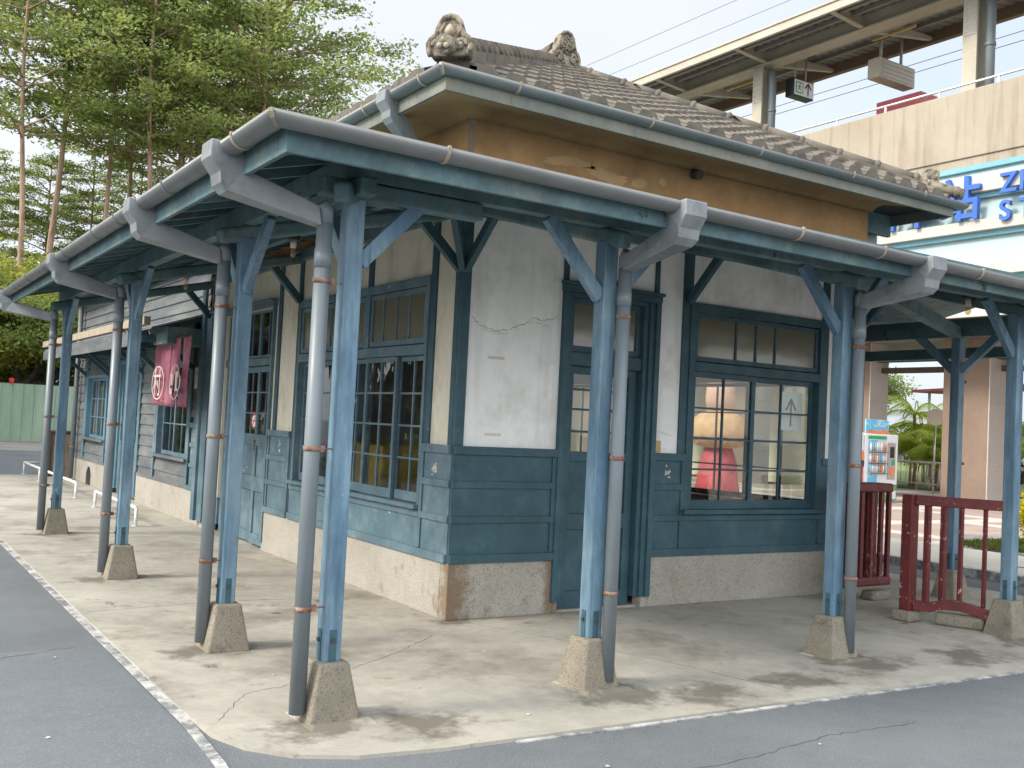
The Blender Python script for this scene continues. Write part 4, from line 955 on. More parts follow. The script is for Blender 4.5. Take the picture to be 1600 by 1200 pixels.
# ------------------------------------------------------------------ low white rails
def low_rail(pts,label,xs):
    t=thing('low_rail',label,'rail',(pts[0][0],pts[0][1],0),'low white pipe rails by the side wall')
    m=MB(); P=[]
    m.tube(pts,.024,10); m.build('top_rail',m_pipewhite,t)
    for (x,y) in xs:
        z=pts[0][2]; m=MB(); m.tube([(x,y,0),(x,y,z)],.022,10); m.tube([(x,y,0.001),(x,y,.008)],.05,10); m.build('leg',m_pipewhite,t)
low_rail([(-.82,11.6,.26),(-.82,17.8,.26),(-.25,17.8,.26)],'long low white pipe rail around the far left corner of the wing',[(-.82,11.6),(-.82,13.6),(-.82,15.6),(-.82,17.8),(-.3,17.8)])
low_rail([(-.83,7.15,.25),(-.83,9.9,.25)],'short low white pipe rail beside the plinth, between the second and third posts',[(-.83,7.15),(-.83,9.9)])
# ------------------------------------------------------------------ yard at the left
def hoarding():
    t=thing('hoarding','pale green corrugated metal hoarding closing the yard at the left','fence',(2,38,0))
    m=MB(); x=-9.0; vs=[]; i=0
    while x<7.5:
        for dx,dy in ((0,0),(.30,0),(.33,-.05),(.37,-.05)): vs.append((x+dx,38+dy))
        x+=.40
    n=len(vs); V=[(a,b,.0) for a,b in vs]+[(a,b,2.32) for a,b in vs]; m.add(V,[(i,i+1,n+i+1,n+i) for i in range(n-1)])
    o=m.build('corrugated_sheet',m_green,t); s=o.modifiers.new('t','SOLIDIFY'); s.thickness=.01
    m=MB(); m.box(-9,38.03,2.2,7.5,38.08,2.3); m.build('rail',m_green,t)
    m=MB(); m.tube([(1.25,38,2.32),(1.25,38,2.40)],.09,10); m.sphere((1.25,38,2.44),.11,10,6); tag(m.build('warning_lamp',m_vr),'small red warning lamp on top of the green hoarding','lamp')
hoarding()
t=thing('wooden_bin','tall weathered brown wooden bin at the far left corner of the wing','bin',(-.1,17.5,0))
m=MB(); m.box(-.42,17.15,0,.35,17.9,.95); m.build('body',m_bark,t,.02)
m=MB(); m.box(-.46,17.10,.95,.40,17.95,1.0); m.build('lid',m_darkbark,t,.01)
for x in (-.43,.31): m=MB(); m.box(x,17.10,0,x+.05,17.149,.95); m.build('corner_post',m_darkbark,t)
# ------------------------------------------------------------------ viaduct station at the right
def viaduct():
    t=thing('viaduct','beige concrete station viaduct with sky blue and white bands, standing on brown columns','viaduct',(22,10,0))
    Y0,Y1=-12,48; X=20
    m=MB(); m.box(X,Y0,9.24,X+.35,Y1,11.05); m.build('parapet',m_beige,t,.02)
    m=MB(); m.box(X+.05,Y0,9.0,X+6,Y1,9.235); m.box(X+.36,Y0,9.9,X+8,Y1,10.2); m.build('deck',m_beige,t)
    # recessed blue panels and proud white bands, stepping outwards
    zs=[(8.6,9.0,'b'),(8.23,8.6,'w'),(7.50,8.23,'b'),(7.22,7.5,'w'),(6.35,7.22,'b'),(6.05,6.35,'w'),(5.3,6.05,'b'),(5.0,5.3,'w')]
    for a,b,k in zs:
        m=MB()
        if k=='w': m.box(X-.16,Y0,a,X+.3,Y1,b)
        else: m.prism([(X+.05,Y0,a),(X+.16,Y0,b),(X+.3,Y0,b),(X+.3,Y0,a)],(0,Y1-Y0,0))
        if k=='b':
            q=MB(); q.box(X-.0,Y0,b-.13,X+.3,Y1,b-.001); q.build('blue_strip',m_via_s,t)
        m.build('white_band' if k=='w' else 'blue_panel',m_via_w if k=='w' else m_via_b,t)
    m=MB(); m.box(X,Y0,4.7,X+8,Y1,4.98); m.build('underside',m_deck,t)
    for y in (-3.5,4.5,9.8,13.72,18.5,22.5,27,32,38):
        m=MB(); m.box(22,y-.70,0,22.85,y+.70,4.7); c=m.build('column',m_brown,t,.02)
        m=MB(); m.box(22.0,y-.735,0,22.85,y-.702,4.7); m.build('column_cladding',m_pinkst,c)
        for z in (1.15,2.9):
            m=MB(); m.box(21.993,y-.74,z,22.853,y-.725,z+.012); m.build('joint',m_edge,c)
    m=MB(); m.box(24.5,16.8,0,24.8,40,4.7); m.build('lobby_wall',MAT('pale_beige_wall',lin(.68,.60,.48),.8,.06,.5,bump=0),t)
    for z,xx in ((4.12,22.3),(3.80,22.5)):
        m=MB(); m.box(xx,Y0,z,xx+.25,24,z+.16); m.build('hanging_beam',m_darkbark,t)
    # handrail
    m=MB(); m.tube([(X+.15,Y0,11.27),(X+.15,Y1,11.27)],.035,8); 
    hr=m.build('handrail',m_rail,t)
    for i in range(34):
        y=-11+i*1.72; m=MB(); m.box(X+.13,y-.03,11.05,X+.17,y+.03,11.25); m.build('baluster',m_rail,hr)
    # platform canopy
    P=thing('platform_canopy','cream steel platform canopy with grey corrugated ceiling above the viaduct','canopy',(22,14,11))
    m=MB(); m.box(21.85,Y0,14.62,22.15,Y1,15.26); m.box(21.7,Y0,14.56,22.3,Y1,14.62); m.box(21.7,Y0,15.26,22.3,Y1,15.31); m.build('girder',m_steel,P,.01)
    m=MB(); m.box(19.95,Y0,14.60,20.06,Y1,14.90); m.box(19.90,Y0,14.86,20.2,Y1,14.92); m.build('fascia',m_steel,P,.01)
    m=MB(); m.box(25.28,Y0,15.05,25.5,Y1,15.62); m.build('fascia',m_brown,P)
    # corrugated deck
    vs=[];y=Y0;ys=[]
    while y<Y1: ys+= [(y,0),(y+.16,0),(y+.20,.05),(y+.30,.05),(y+.34,0)]; y+=.36
    n=len(ys); V=[(20.07,yy,14.86+h) for yy,h in ys]+[(25.3,yy,15.42+h) for yy,h in ys]; m=MB(); m.add(V,[(i,i+1,n+i+1,n+i) for i in range(n-1)]); d=m.build('corrugated_ceiling',m_deck,P); s=d.modifiers.new('t','SOLIDIFY'); s.thickness=.01
    for x in (20.6,21.2,23.2,24.2):
        z=14.84+(x-20.07)*.107; m=MB(); m.box(x-.05,Y0,z-.12,x+.05,Y1,z-.0); m.build('purlin',m_deck,P)
    for y in [1.5+4.05*i for i in range(11)]:
        m=MB(); m.prism([(20.3,y-.11,15.02),(21.7,y-.11,15.22),(21.7,y-.11,14.66),(20.3,y-.11,14.76)],(0,.03,0)); m.prism([(20.3,y-.18,14.74),(21.7,y-.18,14.62),(21.7,y-.18,14.66),(20.3,y-.18,14.77)],(0,.18,0)); m.build('bracket_arm',m_steel,P)
        m=MB(); m.prism([(22.3,y-.15,14.62),(25.2,y-.15,15.1),(25.2,y-.15,15.2),(22.3,y-.15,15.1)],(0,.16,0)); m.build('bracket_arm',m_steel,P)
    for y in (1.9,9.85,17.95,26,34):
        m=MB(); m.box(21.75,y-.22,10.2,21.80,y+.22,14.56); m.box(22.2,y-.22,10.2,22.25,y+.22,14.56); m.box(21.80,y-.03,10.2,22.2,y+.03,14.56); c=m.build('column',m_steel,P,.004)
        m=MB(); m.box(21.735,y-.20,13.3,21.749,y+.20,14.55)
        for k in range(7):
            for s in (-.11,.11):
                z=13.4+k*.17; m.tube([(21.735,y+s,z),(21.722,y+s,z)],.035,6)
        m.build('bolted_plate',m_steel,c)
        m=MB(); m.tube([(22.0,y-.48,10.2),(22.0,y-.48,14.0),(22.0,y-.40,14.4)],.13,12); m.tube([(22,y-.48,12.9),(22,y-.48,13.0)],.15,12); m.build('rain_pipe',m_galv,c)
    for y in (12.6,19.2,6):
        m=MB(); m.box(23.0,y,14.72,23.12,y+1.6,14.80); m.build('tube_light',m_kraft,P)
        m=MB(); m.tube([(22.7,y-3,14.75),(22.7,y+4,14.75)],.03,6); m.build('conduit',m_steel,P)
    # hanging signs
    s=thing('hanging_exit_sign','small hanging platform sign with a green pictogram and an upward arrow','sign',(23.1,17,13.8))
    m=MB(); m.box(22.5,17,13.52,23.54,17.35,14.15); m.build('sign_box',m_black,s,.01)
    m=MB(); m.box(22.56,16.985,13.57,23.50,16.999,14.10); f=m.build('sign_face',m_vw,s)
    m=MB(); m.box(22.62,16.978,13.64,22.98,16.984,14.03); m.build('green_panel',m_vg,f)
    m=MB(); m.box(22.66,16.972,13.68,22.94,16.977,13.99); m.build('green_panel',m_vw,f)
    m=MB(); 
    for a,b in (((22.80,13.93),(22.78,13.84)),((22.78,13.84),(22.72,13.73)),((22.78,13.84),(22.87,13.73)),((22.79,13.90),(22.70,13.84)),((22.79,13.90),(22.88,13.86))): m.beam((a[0],16.969,a[1]),(b[0],16.969,b[1]),.006,.03,(1,0,0)) if a[1]==b[1] else m.beam((a[0],16.969,a[1]),(b[0],16.969,b[1]),.03,.006,(0,1,0))
    m.sphere((22.81,16.967,13.965),.022,8,6,(1,.3,1)); m.build('running_figure',m_vg,f)
    m=MB(); m.box(23.21,16.975,13.62,23.26,16.984,14.05); 
    for sx in (-1,1): m.beam((23.235,16.979,14.05),(23.235+sx*.16,16.979,13.86),.05,.009,(0,1,0))
    m.build('arrow',m_black,f)
    for x in (22.75,23.3): m=MB(); m.tube([(x,17.17,14.15),(x,17.17,14.9)],.03,8); m.build('hanger',m_steel,s)
    s=thing('departure_board','cream hanging departure board with louvred rows, right of the arrow sign','sign',(24.1,14,13.9))
    m=MB(); m.box(23.18,14,13.54,25.04,14.45,14.2); m.build('board_case',m_steel,s,.015)
    for i in range(4):
        m=MB(); z=13.62+i*.14; m.box(23.35,13.985,z,24.95,13.999,z+.085); r=m.build('display_row',m_via_w,s)
        m=MB(); 
        for x in (23.6+.1*(i%3),24.1,24.45+.08*(i%2)): m.box(x,13.98,z+.03,x+.18,13.984,z+.05)
        m.build('faded_text',MAT('faded_pink_print',lin(.6,.42,.36),.7,.05,3,bump=0),r)
    for x in (23.5,24.55): m=MB(); m.tube([(x,14.2,14.2),(x,14.2,15.2)],.05,8); m.build('hanger',m_steel,s)
    m=MB(); m.box(24.0,13.0,10.2,25.6,14.7,13.0); tag(m.build('platform_cabin',MAT('faded_red_sheet',lin(.42,.085,.11),.5,.1,1,bump=0),None,.03),'faded red cabin on the platform just behind the viaduct parapet','cabin')
    # sign lettering
    L_=thing('station_sign','raised blue station name lettering on the blue and white viaduct wall','sign',(19.85,10,8))
    def M4(y,z): return Matrix(((0,0,-1,19.78),(-1,0,0,y),(0,1,0,z),(0,0,0,1)))
    for i,c in enumerate('竹田車站'):
        text_mesh('character',c,1.22,m_letter,M4(13.0-i*1.24,7.62),L_,.07,off=.018)
    for c,y in zip('ZHUTIAN',[7.56,7.06,6.5,5.95,5.45,5.2,4.6]): text_mesh('letter',c,.70,m_letter,M4(y,8.08),L_,.06,off=.012)
    for c,y in zip('STATION',[7.56,7.06,6.6,6.05,5.55,5.3,4.75]): text_mesh('letter',c,.70,m_letter,M4(y,7.38),L_,.06,off=.012)
viaduct()
# overhead wires
WL=['upper overhead wire crossing the open sky left of the platform canopy','lower overhead wire crossing the open sky left of the platform canopy','upper overhead wire seen below the platform canopy','lower overhead wire seen below the platform canopy']
for (z,lb) in zip((22.4,21.3,16.6,16.25),WL):
    m=MB(); m.tube([(30,-20,z),(30,5,z-.05),(30,28,z-.05),(30,60,z)],.010 if z>20 else .013,6); tag(m.build('overhead_wire',m_black),lb,'wire','overhead wires')
# ------------------------------------------------------------------ vending machines
def vending():
    t=thing('vending_machine','white drinks vending machine with green base beside the brown column','vending machine',(19.1,10.5,0))
    x0,x1,y=18.66,20.06,10.5
    m=MB(); m.box(x0,y,.10,x1,y+.75,1.88); m.build('cabinet',m_vw,t,.02)
    m=MB(); m.box(x0+.05,y+.05,.0,x1-.05,y+.7,.10); m.build('foot',m_vgrey,t)
    m=MB(); m.box(x0+.12,y-.014,.10,x1-.02,y-.002,.52); g=m.build('green_base',m_vg,t)
    m=MB(); m.box(x1-.30,y-.02,.13,x1-.06,y-.015,.36); m.build('label',m_vw,g)
    m=MB(); m.box(x1-.24,y-.02,.39,x1-.12,y-.015,.47); m.build('label',m_vo,g)
    m=MB(); m.box(x0+.12,y-.014,.82,x1-.52,y-.002,1.74); gl=m.build('display_window',MAT('display_pale',lin(.50,.58,.62),.3,.08,2,bump=0),t)
    m=MB(); m.box(x0+.12,y-.02,1.745,x1-.52,y-.002,1.83); m.build('green_header',m_vg,t)
    for z in (.85,1.12,1.42):
        m=MB(); m.box(x0+.13,y-.10,z-.015,x1-.53,y-.016,z); m.build('shelf',m_vgrey,gl)
        m=MB()
        for i in range(9): m.box(x0+.15+i*.083,y-.105,z-.045,x0+.20+i*.083,y-.101,z-.018)
        m.build('price_buttons',m_black,gl)
        for i in range(8):
            x=x0+.18+i*.09; m=MB(); m.tube([(x,y-.05,z+.001),(x,y-.05,z+.15),(x,y-.05,z+.19),(x,y-.05,z+.225)],[.03,.03,.013,.013],10)
            m.build('bottle',(m_vb,m_vw,m_cer,m_vw,m_vgrey,m_vo,m_vw,m_steel)[(i+int(z*10))%8],gl)
    m=MB(); m.box(x0+.13,y-.018,1.45,x0+.5,y-.0145,1.72); m.build('poster',m_vb,gl)
    m=MB(); m.box(x1-.45,y-.018,.66,x1-.12,y-.002,1.66); p=m.build('payment_panel',m_vgrey,t)
    m=MB(); m.box(x1-.36,y-.024,1.25,x1-.18,y-.019,1.55); m.build('screen',m_black,p)
    m=MB(); m.box(x1-.28,y-.024,1.05,x1-.16,y-.019,1.2); m.build('card_reader',m_vg,p)
    m=MB(); m.tube([(x1-.27,y-.022,.88),(x1-.27,y-.03,.88)],.11,14); m.build('sticker',m_vo,p)
    m=MB(); m.box(x0+.14,y-.016,.55,x0+.52,y-.003,.78); m.build('poster',m_vb,t)
    m=MB(); m.box(x0+.55,y-.016,.24,x1-.45,y-.002,.38); m.build('delivery_flap',m_vgrey,t)
    t=thing('advert_board','light blue and orange advert board standing on top of the white vending machine','board',(19.2,10.6,1.88))
    m=MB(); m.box(18.80,10.60,1.885,19.78,10.64,2.27); b=m.build('board',m_vb,t,.01)
    m=MB(); m.prism([(18.82,10.597,1.89),(19.76,10.597,1.89),(19.76,10.597,1.98),(19.6,10.597,2.02),(19.4,10.597,1.97),(19.1,10.597,1.99),(18.82,10.597,1.96)],(0,.002,0)); m.build('orange_print',m_vo,b)
    m=MB(); m.tube([(18.99,10.597,1.95),(18.99,10.597,2.08),(18.99,10.597,2.14),(18.99,10.597,2.22)],[.04,.04,.015,.015],8); m.build('bottle_print',MAT('teal_print',lin(.10,.35,.42),.5,.05,3,bump=0),b)
    m=MB(); [m.box(19.15+i*.08,10.596,2.08,19.20+i*.08,10.5985,2.13) for i in range(6)]; m.build('lettering',m_cer,b)
    t=thing('vending_machine','white and red drinks vending machine half hidden behind the canopy pipe','vending machine',(18.3,10.6,0))
    m=MB(); m.box(17.7,10.5,.08,18.62,11.2,1.90); m.build('cabinet',m_vw,t,.02)
    m=MB(); m.prism([(17.72,10.49,.6),(18.60,10.49,.6),(18.60,10.49,1.18),(18.3,10.49,1.28),(17.72,10.49,1.1)],(0,.008,0)); r=m.build('red_graphic',m_vr,t)
    m=MB(); m.tube([(18.48,10.487,1.28),(18.48,10.489,1.28)],.16,16); m.build('orange_graphic',m_vo,r)
    m=MB(); m.box(17.72,10.49,.10,18.60,10.499,.598); m.build('lower_panel',m_vg,t)
vending()
# ------------------------------------------------------------------ plaza rail, disc sign, pavilion, sculpture
def plaza():
    t=thing('plaza_railing','stainless post and rail fence in front of the palm trees','railing',(27.6,14,0))
    m=MB(); m.tube([(27.6,-8,1.04),(27.6,34,1.04)],.04,8); m.tube([(27.6,-8,.30),(27.6,34,.30)],.025,8); m.build('rail',m_rail,t)
    for i in range(100):
        y=6+i*.22; m=MB(); m.tube([(27.6,y,.06 if i%7==0 else .30),(27.6,y,1.04)],.028 if i%7==0 else .013,6); m.build('baluster',m_rail,t)
    t=thing('round_sign','pale round sign disc on a thin pole in front of the palms','sign',(26.2,13.55,0))
    m=MB(); d=Vector((-.87,-.5,0)); c=Vector((26.2,13.6,2.6)); m.tube([c,c+d*.03],.28,28,smooth=False); m.build('disc',m_vo if False else MAT('faded_peach',lin(.80,.72,.62),.6,.05,2,bump=0),t)
    m=MB(); m.tube([(26.24,13.63,0.03),(26.24,13.63,2.6)],.03,8); m.build('pole',m_rail,t)
    t=thing('pavilion','distant pavilion with a dark pink flat roof above the palms','pavilion',(38,18.5,0))
    m=MB(); m.prism([(36,21.6,4.0),(36,15,4.3),(40,15,4.5),(40,21.6,4.1)],(0,0,.12)); m.build('roof',m_vr if False else MAT('pink_roof',lin(.45,.12,.18),.6,.1,1,bump=0),t)
    for y in (15.5,20.9): m=MB(); m.tube([(36.3,y,0),(36.3,y,4.1)],.06,8); m.build('pole',m_vw,t)
    # rounded stand-in for the red and orange outdoor figure seen through the window
    t=thing('sculpture','rounded red and orange sculpture seen through the right window','sculpture',(14.2,12.2,0))
    x,y=15.35,12.6
    m=MB(); m.tube([(x,y,.03),(x,y,.4),(x,y,.9),(x,y,1.3)],[.62,.55,.50,.36],24); m.build('base',MAT('rose_red',lin(.45,.07,.08),.6,.2,3,bump=.2),t)
    m=MB(); m.tube([(x,y,1.28),(x,y,1.35),(x,y,1.55),(x,y,1.9),(x,y,2.15),(x,y,2.28)],[.3,.6,.80,.85,.6,.35],24); m.build('middle',MAT('tan_orange',lin(.50,.27,.13),.7,.25,3,bump=.3),t)
    m=MB(); m.tube([(x,y,2.28),(x,y,2.6),(x,y,3.1),(x,y,3.3)],[.34,.4,.36,.1],24); m.build('top',MAT('salmon',lin(.55,.30,.22),.7,.2,3,bump=.2),t)
plaza()
# inside: desk with a yellow box and arrow card added in place of reflections
m=MB(); m.box(.5,1.6,.03,1.4,4.2,.8); tag(m.build('counter',m_wood,None,.01),'low wooden counter inside the station behind the left windows','counter')
m=MB(); m.box(.55,2.5,.81,1.2,3.6,1.35); tag(m.build('reflection_box',MAT('reflected_yellow',lin(.32,.19,.03),.5,.1,3,bump=0),None,.02),'yellow box on the counter, added for a van reflected in the left windows','reflection_box')
m=MB(); m.box(1.6,.9,.03,1.68,2.0,2.1); tag(m.build('notice_screen',m_wood,None,.01),'orange wooden panel standing inside behind the front door','panel')
t=thing('reflected_arrow_card','white card with a black upward arrow, added inside the right window for a reflected sign','notice',(4.16,.16,1.9))
m=MB(); m.box(4.0,.15,1.72,4.33,.155,2.12); m.build('card',m_paper,t)
m=MB(); m.box(4.155,.145,1.76,4.175,.149,2.05); m.beam((4.165,.147,2.05),(4.09,.147,1.93),.02,.004,(0,1,0)); m.beam((4.165,.147,2.05),(4.24,.147,1.93),.02,.004,(0,1,0)); m.build('arrow',m_black,t)
# ------------------------------------------------------------------ vegetation
def leaf_obj(name,P,size,mat,parent,seed,flat=.5,asp=.5):
    rs=np.random.RandomState(seed); n=len(P); P=np.asarray(P)
    nrm=rs.normal(size=(n,3)); nrm[:,2]=np.abs(nrm[:,2])+flat*1.5; nrm/=np.linalg.norm(nrm,axis=1)[:,None]
    a=rs.normal(size=(n,3)); a-=nrm*(a*nrm).sum(1)[:,None]; a/=np.linalg.norm(a,axis=1)[:,None]; b=np.cross(nrm,a)
    s=(size*rs.uniform(.6,1.35,size=n))[:,None]
    V=np.stack([P-a*s,P+b*s*asp,P+a*s,P-b*s*asp],1).reshape(-1,3)
    me=bpy.data.meshes.new(name); me.vertices.add(4*n); me.vertices.foreach_set('co',V.astype(np.float32).ravel())
    me.loops.add(4*n); me.loops.foreach_set('vertex_index',np.arange(4*n,dtype=np.int32)); me.polygons.add(n); me.polygons.foreach_set('loop_start',np.arange(0,4*n,4,dtype=np.int32)); me.polygons.foreach_set('loop_total',np.full(n,4,dtype=np.int32))
    me.update(); me.materials.append(mat); o=bpy.data.objects.new(name,me); COL.objects.link(o); o.parent=parent; return o
def tiered_tree(name,label,h,base,rad,tr,seed,group,tiers=9,leafs=34,size=.075,mat=None,bark=None,cat='tree',top=.35):
    rs=np.random.RandomState(seed); t=thing(name,label,cat,(0,0,0),group)
    m=MB(); pts=[];rr=[]
    dx,dy=rs.uniform(-.02,.02,2)
    for i in range(12):
        f=i/11; z=h*f; pts.append((dx*z+.09*math.sin(z*.6+seed),dy*z+.07*math.cos(z*.5+seed),z)); rr.append(tr*(1-.78*f)*(1.25 if i==0 else 1))
    m.tube(pts,rr,9); C_=[]
    def at(z):
        f=z/h*11; i=min(10,int(f)); k=f-i; return Vector(pts[i]).lerp(Vector(pts[i+1]),k)
    for k in range(tiers):
        f=k/(tiers-1); z=base+(h-base)*f*.97; L0=rad*(1-(1-top)*f**1.5)*(.75+.25*min(1,f*3+.6))
        nb=rs.randint(5,8); a0=rs.uniform(0,6.28)
        for j in range(nb):
            an=a0+j*6.283/nb+rs.uniform(-.3,.3); L1=L0*rs.uniform(.65,1.1); p0=at(z+rs.uniform(-.3,.3)); d=Vector((math.cos(an),math.sin(an),0))
            up=rs.uniform(.18,.5); br=[p0]
            for q in range(1,6): g=q/5; br.append(p0+d*(L1*g)+Vector((rs.uniform(-.06,.06),rs.uniform(-.06,.06),L1*up*(g-.35*g*g)))) 
            m.tube(br,[tr*.30*(1-.8*q/5) for q in range(6)],6)
            ns=max(4,int(L1*3.2))
            for s_ in range(ns):
                g=.28+.72*(s_+rs.rand())/ns; i=min(4,int(g*5)); q=br[i].lerp(br[i+1],g*5-i); sg=1 if s_%2 else -1
                an2=an+sg*rs.uniform(.5,1.2); l2=L1*.38*(1.15-g*.6)*rs.uniform(.6,1.2); e=q+Vector((math.cos(an2)*l2,math.sin(an2)*l2,l2*rs.uniform(.0,.35)))
                if s_%2==0: m.tube([q,q.lerp(e,.5)+Vector((0,0,.04)),e],[tr*.07,tr*.05,tr*.02],4)
                for c in range(3): C_.append(q.lerp(e,(c+.7)/3))
            C_.append(br[5])
    m.build('trunk',bark or m_bark,t)
    C_=np.array([tuple(c) for c in C_]); n=len(C_); off=rs.normal(size=(n,leafs,3))*np.array([.21,.21,.05]); P=(C_[:,None,:]+off).reshape(-1,3)
    leaf_obj('crown',P,size,mat or m_leaf,t,seed+50,.6); return t
def place(t,x,y,rz=0,sc=1,label=None):
    t.location=(x,y,0); t.rotation_euler=(0,0,rz); t.scale=(sc,)*3
    if label: t['label']=label
    return t
G='tall slender trees beyond the left gutter'
A=tiered_tree('tall_tree','tall tree with layered crown nearest the sky gap, its boughs reaching toward the tiled roof',14.5,7.8,4.2,.13,3,G,9,leafs=16,size=.070)
B=tiered_tree('tall_tree','',15.5,8.3,3.0,.10,8,G,7,leafs=14,size=.070)
D_=tiered_tree('tall_tree','',16,9.0,3.2,.125,15,G,7,leafs=14,size=.070)
def far(x,y,k=2.05): return (-4.23+(x+4.23)*k,-7.36+(y+7.36)*k)
place(A,*far(5.2,21.0),.4,2.15)
place(B,*far(2.35,20.8),1.9,2.0,'thin tree with a twin-looking stem just above the highest downpipe on the left')
place(D_,*far(.15,23.2),0,1.9,'straight tan trunk standing free against the sky, leftmost thick trunk')
rest=[(A,5.9,24.5,2.2,1.9,'layered tree directly behind the reaching one, right of the slender group'),
 (B,1.4,22.8,4.1,1.95,'slender tree second to the right of the free-standing tan trunk'),
 (D_,2.9,26,2.5,2.0,'taller pale trunk behind the slender pair in the middle of the group'),
 (B,-.75,21.5,3.0,1.9,'thin dark-stemmed tree left of the free-standing tan trunk'),
 (B,3.6,23,3.3,2.1,'slim tree between the two right-hand layered crowns'),
 (A,3.2,22.4,5.3,1.9,'broad layered tree whose stem forks behind the second downpipe'),
 (D_,5.0,27,1.3,2.1,'tall pale trunk farthest back in the right-hand group'),
 (D_,-1.7,24,3.6,2.0,'layered tree cut by the left edge of the picture'),
 (A,-1.2,27.5,2.9,1.15,'lower far tree at the left edge, seen under the tall crowns'),
 (A,.8,28.5,4.4,1.2,'lower far tree between the free-standing trunk and the slender one to its right'),
 (B,2.0,27.5,.7,1.3,'lower thin far tree seen between the middle trunks'),
 (A,3.9,29.5,1.6,1.35,'lower far tree filling the gap above the second gutter hopper')]
for src,x,y,rz,sc,lb in rest: place(copy_tree(src),*far(x,y),rz,sc,lb)
def broad_tree(name,label,h,rad,tr,seed,group,mat,bark,n=200,leafs=150,size=.11,low=.25):
    rs=np.random.RandomState(seed); t=thing(name,label,'tree',(0,0,0),group); m=MB(); tips=[]
    def grow(p,d,l,r,k):
        pts=[p]; q=p
        for i in range(4):
            d=(d+Vector(rs.normal(size=3)*.16)).normalized(); q=q+d*(l/4); pts.append(q)
        m.tube(pts,[r*(1-.4*i/4) for i in range(5)],7,cap=k==0)
        if k<3:
            for j in range(3):
                an=rs.uniform(0,6.28); dd=(d+Vector((math.cos(an),math.sin(an),rs.uniform(-.1,.5)))*.85).normalized(); grow(q,dd,l*.72,r*.55,k+1)
        else: tips.append(q)
        if k>=2: tips.append(pts[2])
    for j in range(3):
        an=j*2.1+rs.uniform(0,1); grow(Vector((0.12*math.cos(an),.12*math.sin(an),0)),Vector((math.cos(an)*.35,math.sin(an)*.35,1)).normalized(),h*.36,tr,0)
    m.build('trunk',bark,t); C_=[tuple(c) for c in tips]
    while len(C_)<n:
        a=rs.uniform(0,6.28); u=rs.uniform(-1,1); r_=rs.uniform(.55,1)**.5; C_.append((rad*r_*math.cos(a)*math.sqrt(1-u*u),rad*r_*math.sin(a)*math.sqrt(1-u*u),h*(low+(1-low)/2)+h*(1-low)/2*u*r_))
    C_=np.array(C_); off=rs.normal(size=(len(C_),leafs,3))*np.array([.36,.36,.22]); P=(C_[:,None,:]+off).reshape(-1,3)
    leaf_obj('crown',P,size,mat,t,seed+9,.3); return t
GB='bushy yellow green trees behind the hoarding'
b1=broad_tree('bushy_tree','',7,2.8,.24,21,GB,m_leafy,m_darkbark,low=.40)
b2=broad_tree('bushy_tree','',8,3.2,.28,33,GB,m_leaf,m_darkbark,low=.40)
place(b1,1.3,41.5,0,1,'yellow green bushy tree behind the red lamp on the hoarding')
place(b2,4.3,42,1,1,'dark leaved bushy tree directly above the right end of the hoarding')
for s,x,y,rz,sc,lb in [(b2,-1.3,44,2,1.05,'dark branched bushy tree at the far left edge over the hoarding'),(b1,3.0,47,3,1.25,'tall yellow bushy tree in the second row behind the hoarding'),(b1,-.5,50,4,1.3,'yellow bushy tree farthest back at the left'),(b2,7.2,45,5,1.1,'green bushy tree hidden mostly by the wing roof'),(b1,6.0,52,2.4,1.4,'hazy yellow bushy tree seen between the slender trunks'),(b2,10.5,50,2.9,1.4,'dark bushy tree behind the slender group, right part')]:
    place(copy_tree(s),x,y,rz,sc,lb)
# row of trees across the forecourt, seen as reflections in the side windows
for i,(x,y) in enumerate([(-10.5,25),(-14,31),(-10,38),(-20,42)]):
    place(copy_tree(b2),x,y,i*1.3,1.7,['tree across the forecourt, nearest of the row','tree across the forecourt, second of the row','tree across the forecourt, third of the row','tree across the forecourt, farthest of the row'][i])
def palm(seed,h):
    rs=np.random.RandomState(seed); t=thing('palm_tree','','palm',(0,0,0),'areca palms beyond the plaza railing')
    for s in range(3):
        a=s*2.1+seed; bx,by=.35*math.cos(a),.35*math.sin(a); hh=h*rs.uniform(.65,1)
        m=MB(); P=[(bx*(1+.5*f),by*(1+.5*f),hh*f) for f in (0,.25,.5,.75,1)]; m.tube(P,[.06,.055,.05,.045,.05],8); m.build('trunk',m_cer if s==0 else m_bark,t)
        m=MB(); top=Vector(P[-1]); nf=13
        for i in range(nf):
            an=i*2.399+rs.uniform(-.2,.2); el=rs.uniform(.1,1.25); L_=rs.uniform(1.0,1.6); d=Vector((math.cos(an),math.sin(an),0)); p=top.copy(); pts=[p]; e=el
            for k in range(8): p=p+(d*math.cos(e)+Vector((0,0,math.sin(e))))*(L_/8); pts.append(p); e-=.24
            m.tube(pts,[.014]*9,4,cap=False); sd=Vector((-d.y,d.x,0))
            for k in range(1,8):
                for q in (0,.5):
                    p=pts[k].lerp(pts[min(8,k+1)],q); ll=.42*math.sin(math.pi*(k+q+.6)/9.4)+.08
                    for s_ in (-1,1):
                        tip=p+sd*(s_*ll*.75)+d*ll*.5+Vector((0,0,-ll*.55)); w=d*.03; m.add([p-w,p+w,tip],[(0,1,2)])
        m.build('fronds',m_palmleaf,t)
    return t
pa=palm(2,1.75); pb=palm(5,2.3)
PL=['palm directly left of the round disc sign, tallest','palm beside the vending machine, lower left of the group','palm at the right behind the round disc sign','palm with yellow hanging fronds in the middle of the gap','farther palm between the middle one and the disc sign','palm standing close behind the right brown column','palm at the right picture edge beyond the canopy post','palm behind the left brown column','far palm beside the pavilion','low palm behind the railing']
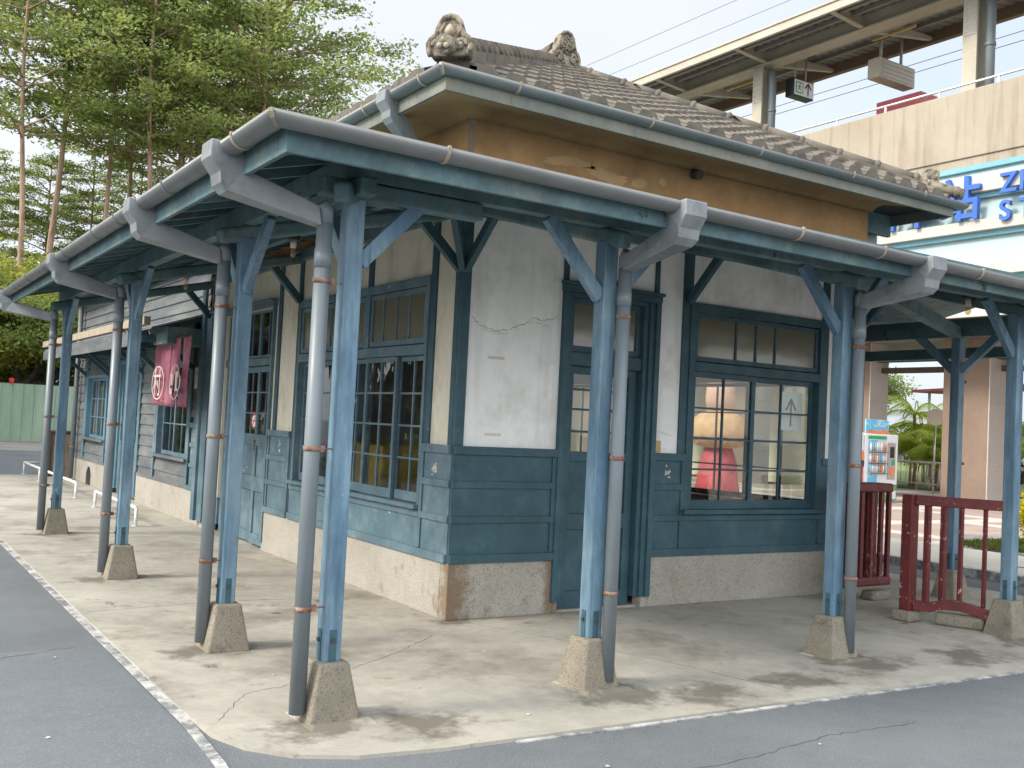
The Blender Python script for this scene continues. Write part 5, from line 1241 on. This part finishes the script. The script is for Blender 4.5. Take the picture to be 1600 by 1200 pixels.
PP=[(pb,31.5,17.6,0,1.25),(pa,29.6,17.1,0,1.0),(pa,29.8,14.6,1,1.0),(pa,29.3,16.0,2,1.05),(pb,33,17.0,3,1.0),(pa,30,13.4,4,1.1),(pb,29.8,9.2,5,1),(pa,30,18.9,5.5,1.1),(pb,35,19.3,1.5,1.2),(pa,29,15.3,2.6,.75)]
used=set()
for (s,x,y,rz,sc),lb in zip(PP,PL):
    o=s if id(s) not in used else copy_tree(s); used.add(id(s)); place(o,x,y,rz,sc,lb)
bt=broad_tree('feathery_tree','feathery blue-green tree behind the left brown column',8,3,.2,61,'far park trees',m_leaf,m_bark,170,90,.10,.3); place(bt,42,30.5,0,.9)
place(copy_tree(b2),45,12,1,.8,'dark green park tree at the right edge of the picture'); place(copy_tree(b2),42,20,2.2,.40,'low green park tree behind the palms'); place(copy_tree(b1),44,24,.2,.45,'yellow green park tree behind the palms, left'); place(copy_tree(b2),47,17,3,.5,'green park tree behind the disc sign')
def shrub(x,y,z,rad,mat,name,label,seed,n=110,leafs=50,size=.03,sc=(1,1,.75),group=None):
    rs=np.random.RandomState(seed); t=thing(name,label,'shrub',(0,0,0),group); m=MB()
    for i in range(7):
        a=rs.uniform(0,6.28); m.tube([(0,0,0),(rad*.4*math.cos(a),rad*.4*math.sin(a),z*.6),(rad*.8*math.cos(a),rad*.8*math.sin(a),z)],[.02,.014,.006],5)
    m.build('stems',m_bark,t); u=rs.normal(size=(n,3)); u/=np.linalg.norm(u,axis=1)[:,None]; C_=u*rad*rs.uniform(.4,1,size=(n,1))**.5*np.array(sc)+np.array([0,0,z]); P=(C_[:,None,:]+rs.normal(size=(n,leafs,3))*.07).reshape(-1,3); P=P[P[:,2]>.02]
    leaf_obj('leaves',P,size,mat,t,seed,.2); t.location=(x,y,0.05); return t
shrub(11.9,1.75,.52,.40,m_yel,'golden_shrub','bright yellow golden shrub behind the right-edge post',5,group='golden shrubs')
shrub(12.6,1.45,.50,.42,m_yel,'golden_shrub','second golden shrub, partly cut by the right edge of the picture',6,group='golden shrubs')
rs=np.random.RandomState(2); P=rs.uniform((10.5,1.3,.10),(13.2,2.6,.14),size=(5000,3)); P=P[(P[:,1]<P[:,0]*.9-7.3)|(rs.rand(len(P))<.5)]
o=leaf_obj('grass',P,.05,m_grass,None,3,-.2,.15); o['kind']='stuff'; tag(o,'thin grass in the planting bed under the golden shrubs','grass')
# small litter on the ground
rs=random.Random(9)
spots=[(-3.0,-.2),(-3.3,-1.9),(-2.9,-3.1),(-3.6,.9),(-1.9,-1.2),(-.9,-2.55),(.9,-2.2),(1.6,-2.5),(-1.0,-3.4),(.3,-3.6),(-1.2,-1.8),(-.3,-1.1),(2.4,-2.6),(-3.4,2.4),(-.6,5.2),(1.5,-1.2)]
m=MB()
for x,y in spots:
    a=rs.uniform(0,6); r_=rs.uniform(.008,.018); z=.004 if x>-2.6 and y>-2.8 else -.014
    m.prism([(x+r_*math.cos(a+k)*rs.uniform(.6,1.3),y+r_*math.sin(a+k),z) for k in (0,1.2,2.6,4,5.2)],(0,0,.003))
o=m.build('litter',m_print); o['kind']='stuff'; tag(o,'scattered tiny pale petals and scraps on slab and asphalt','litter')
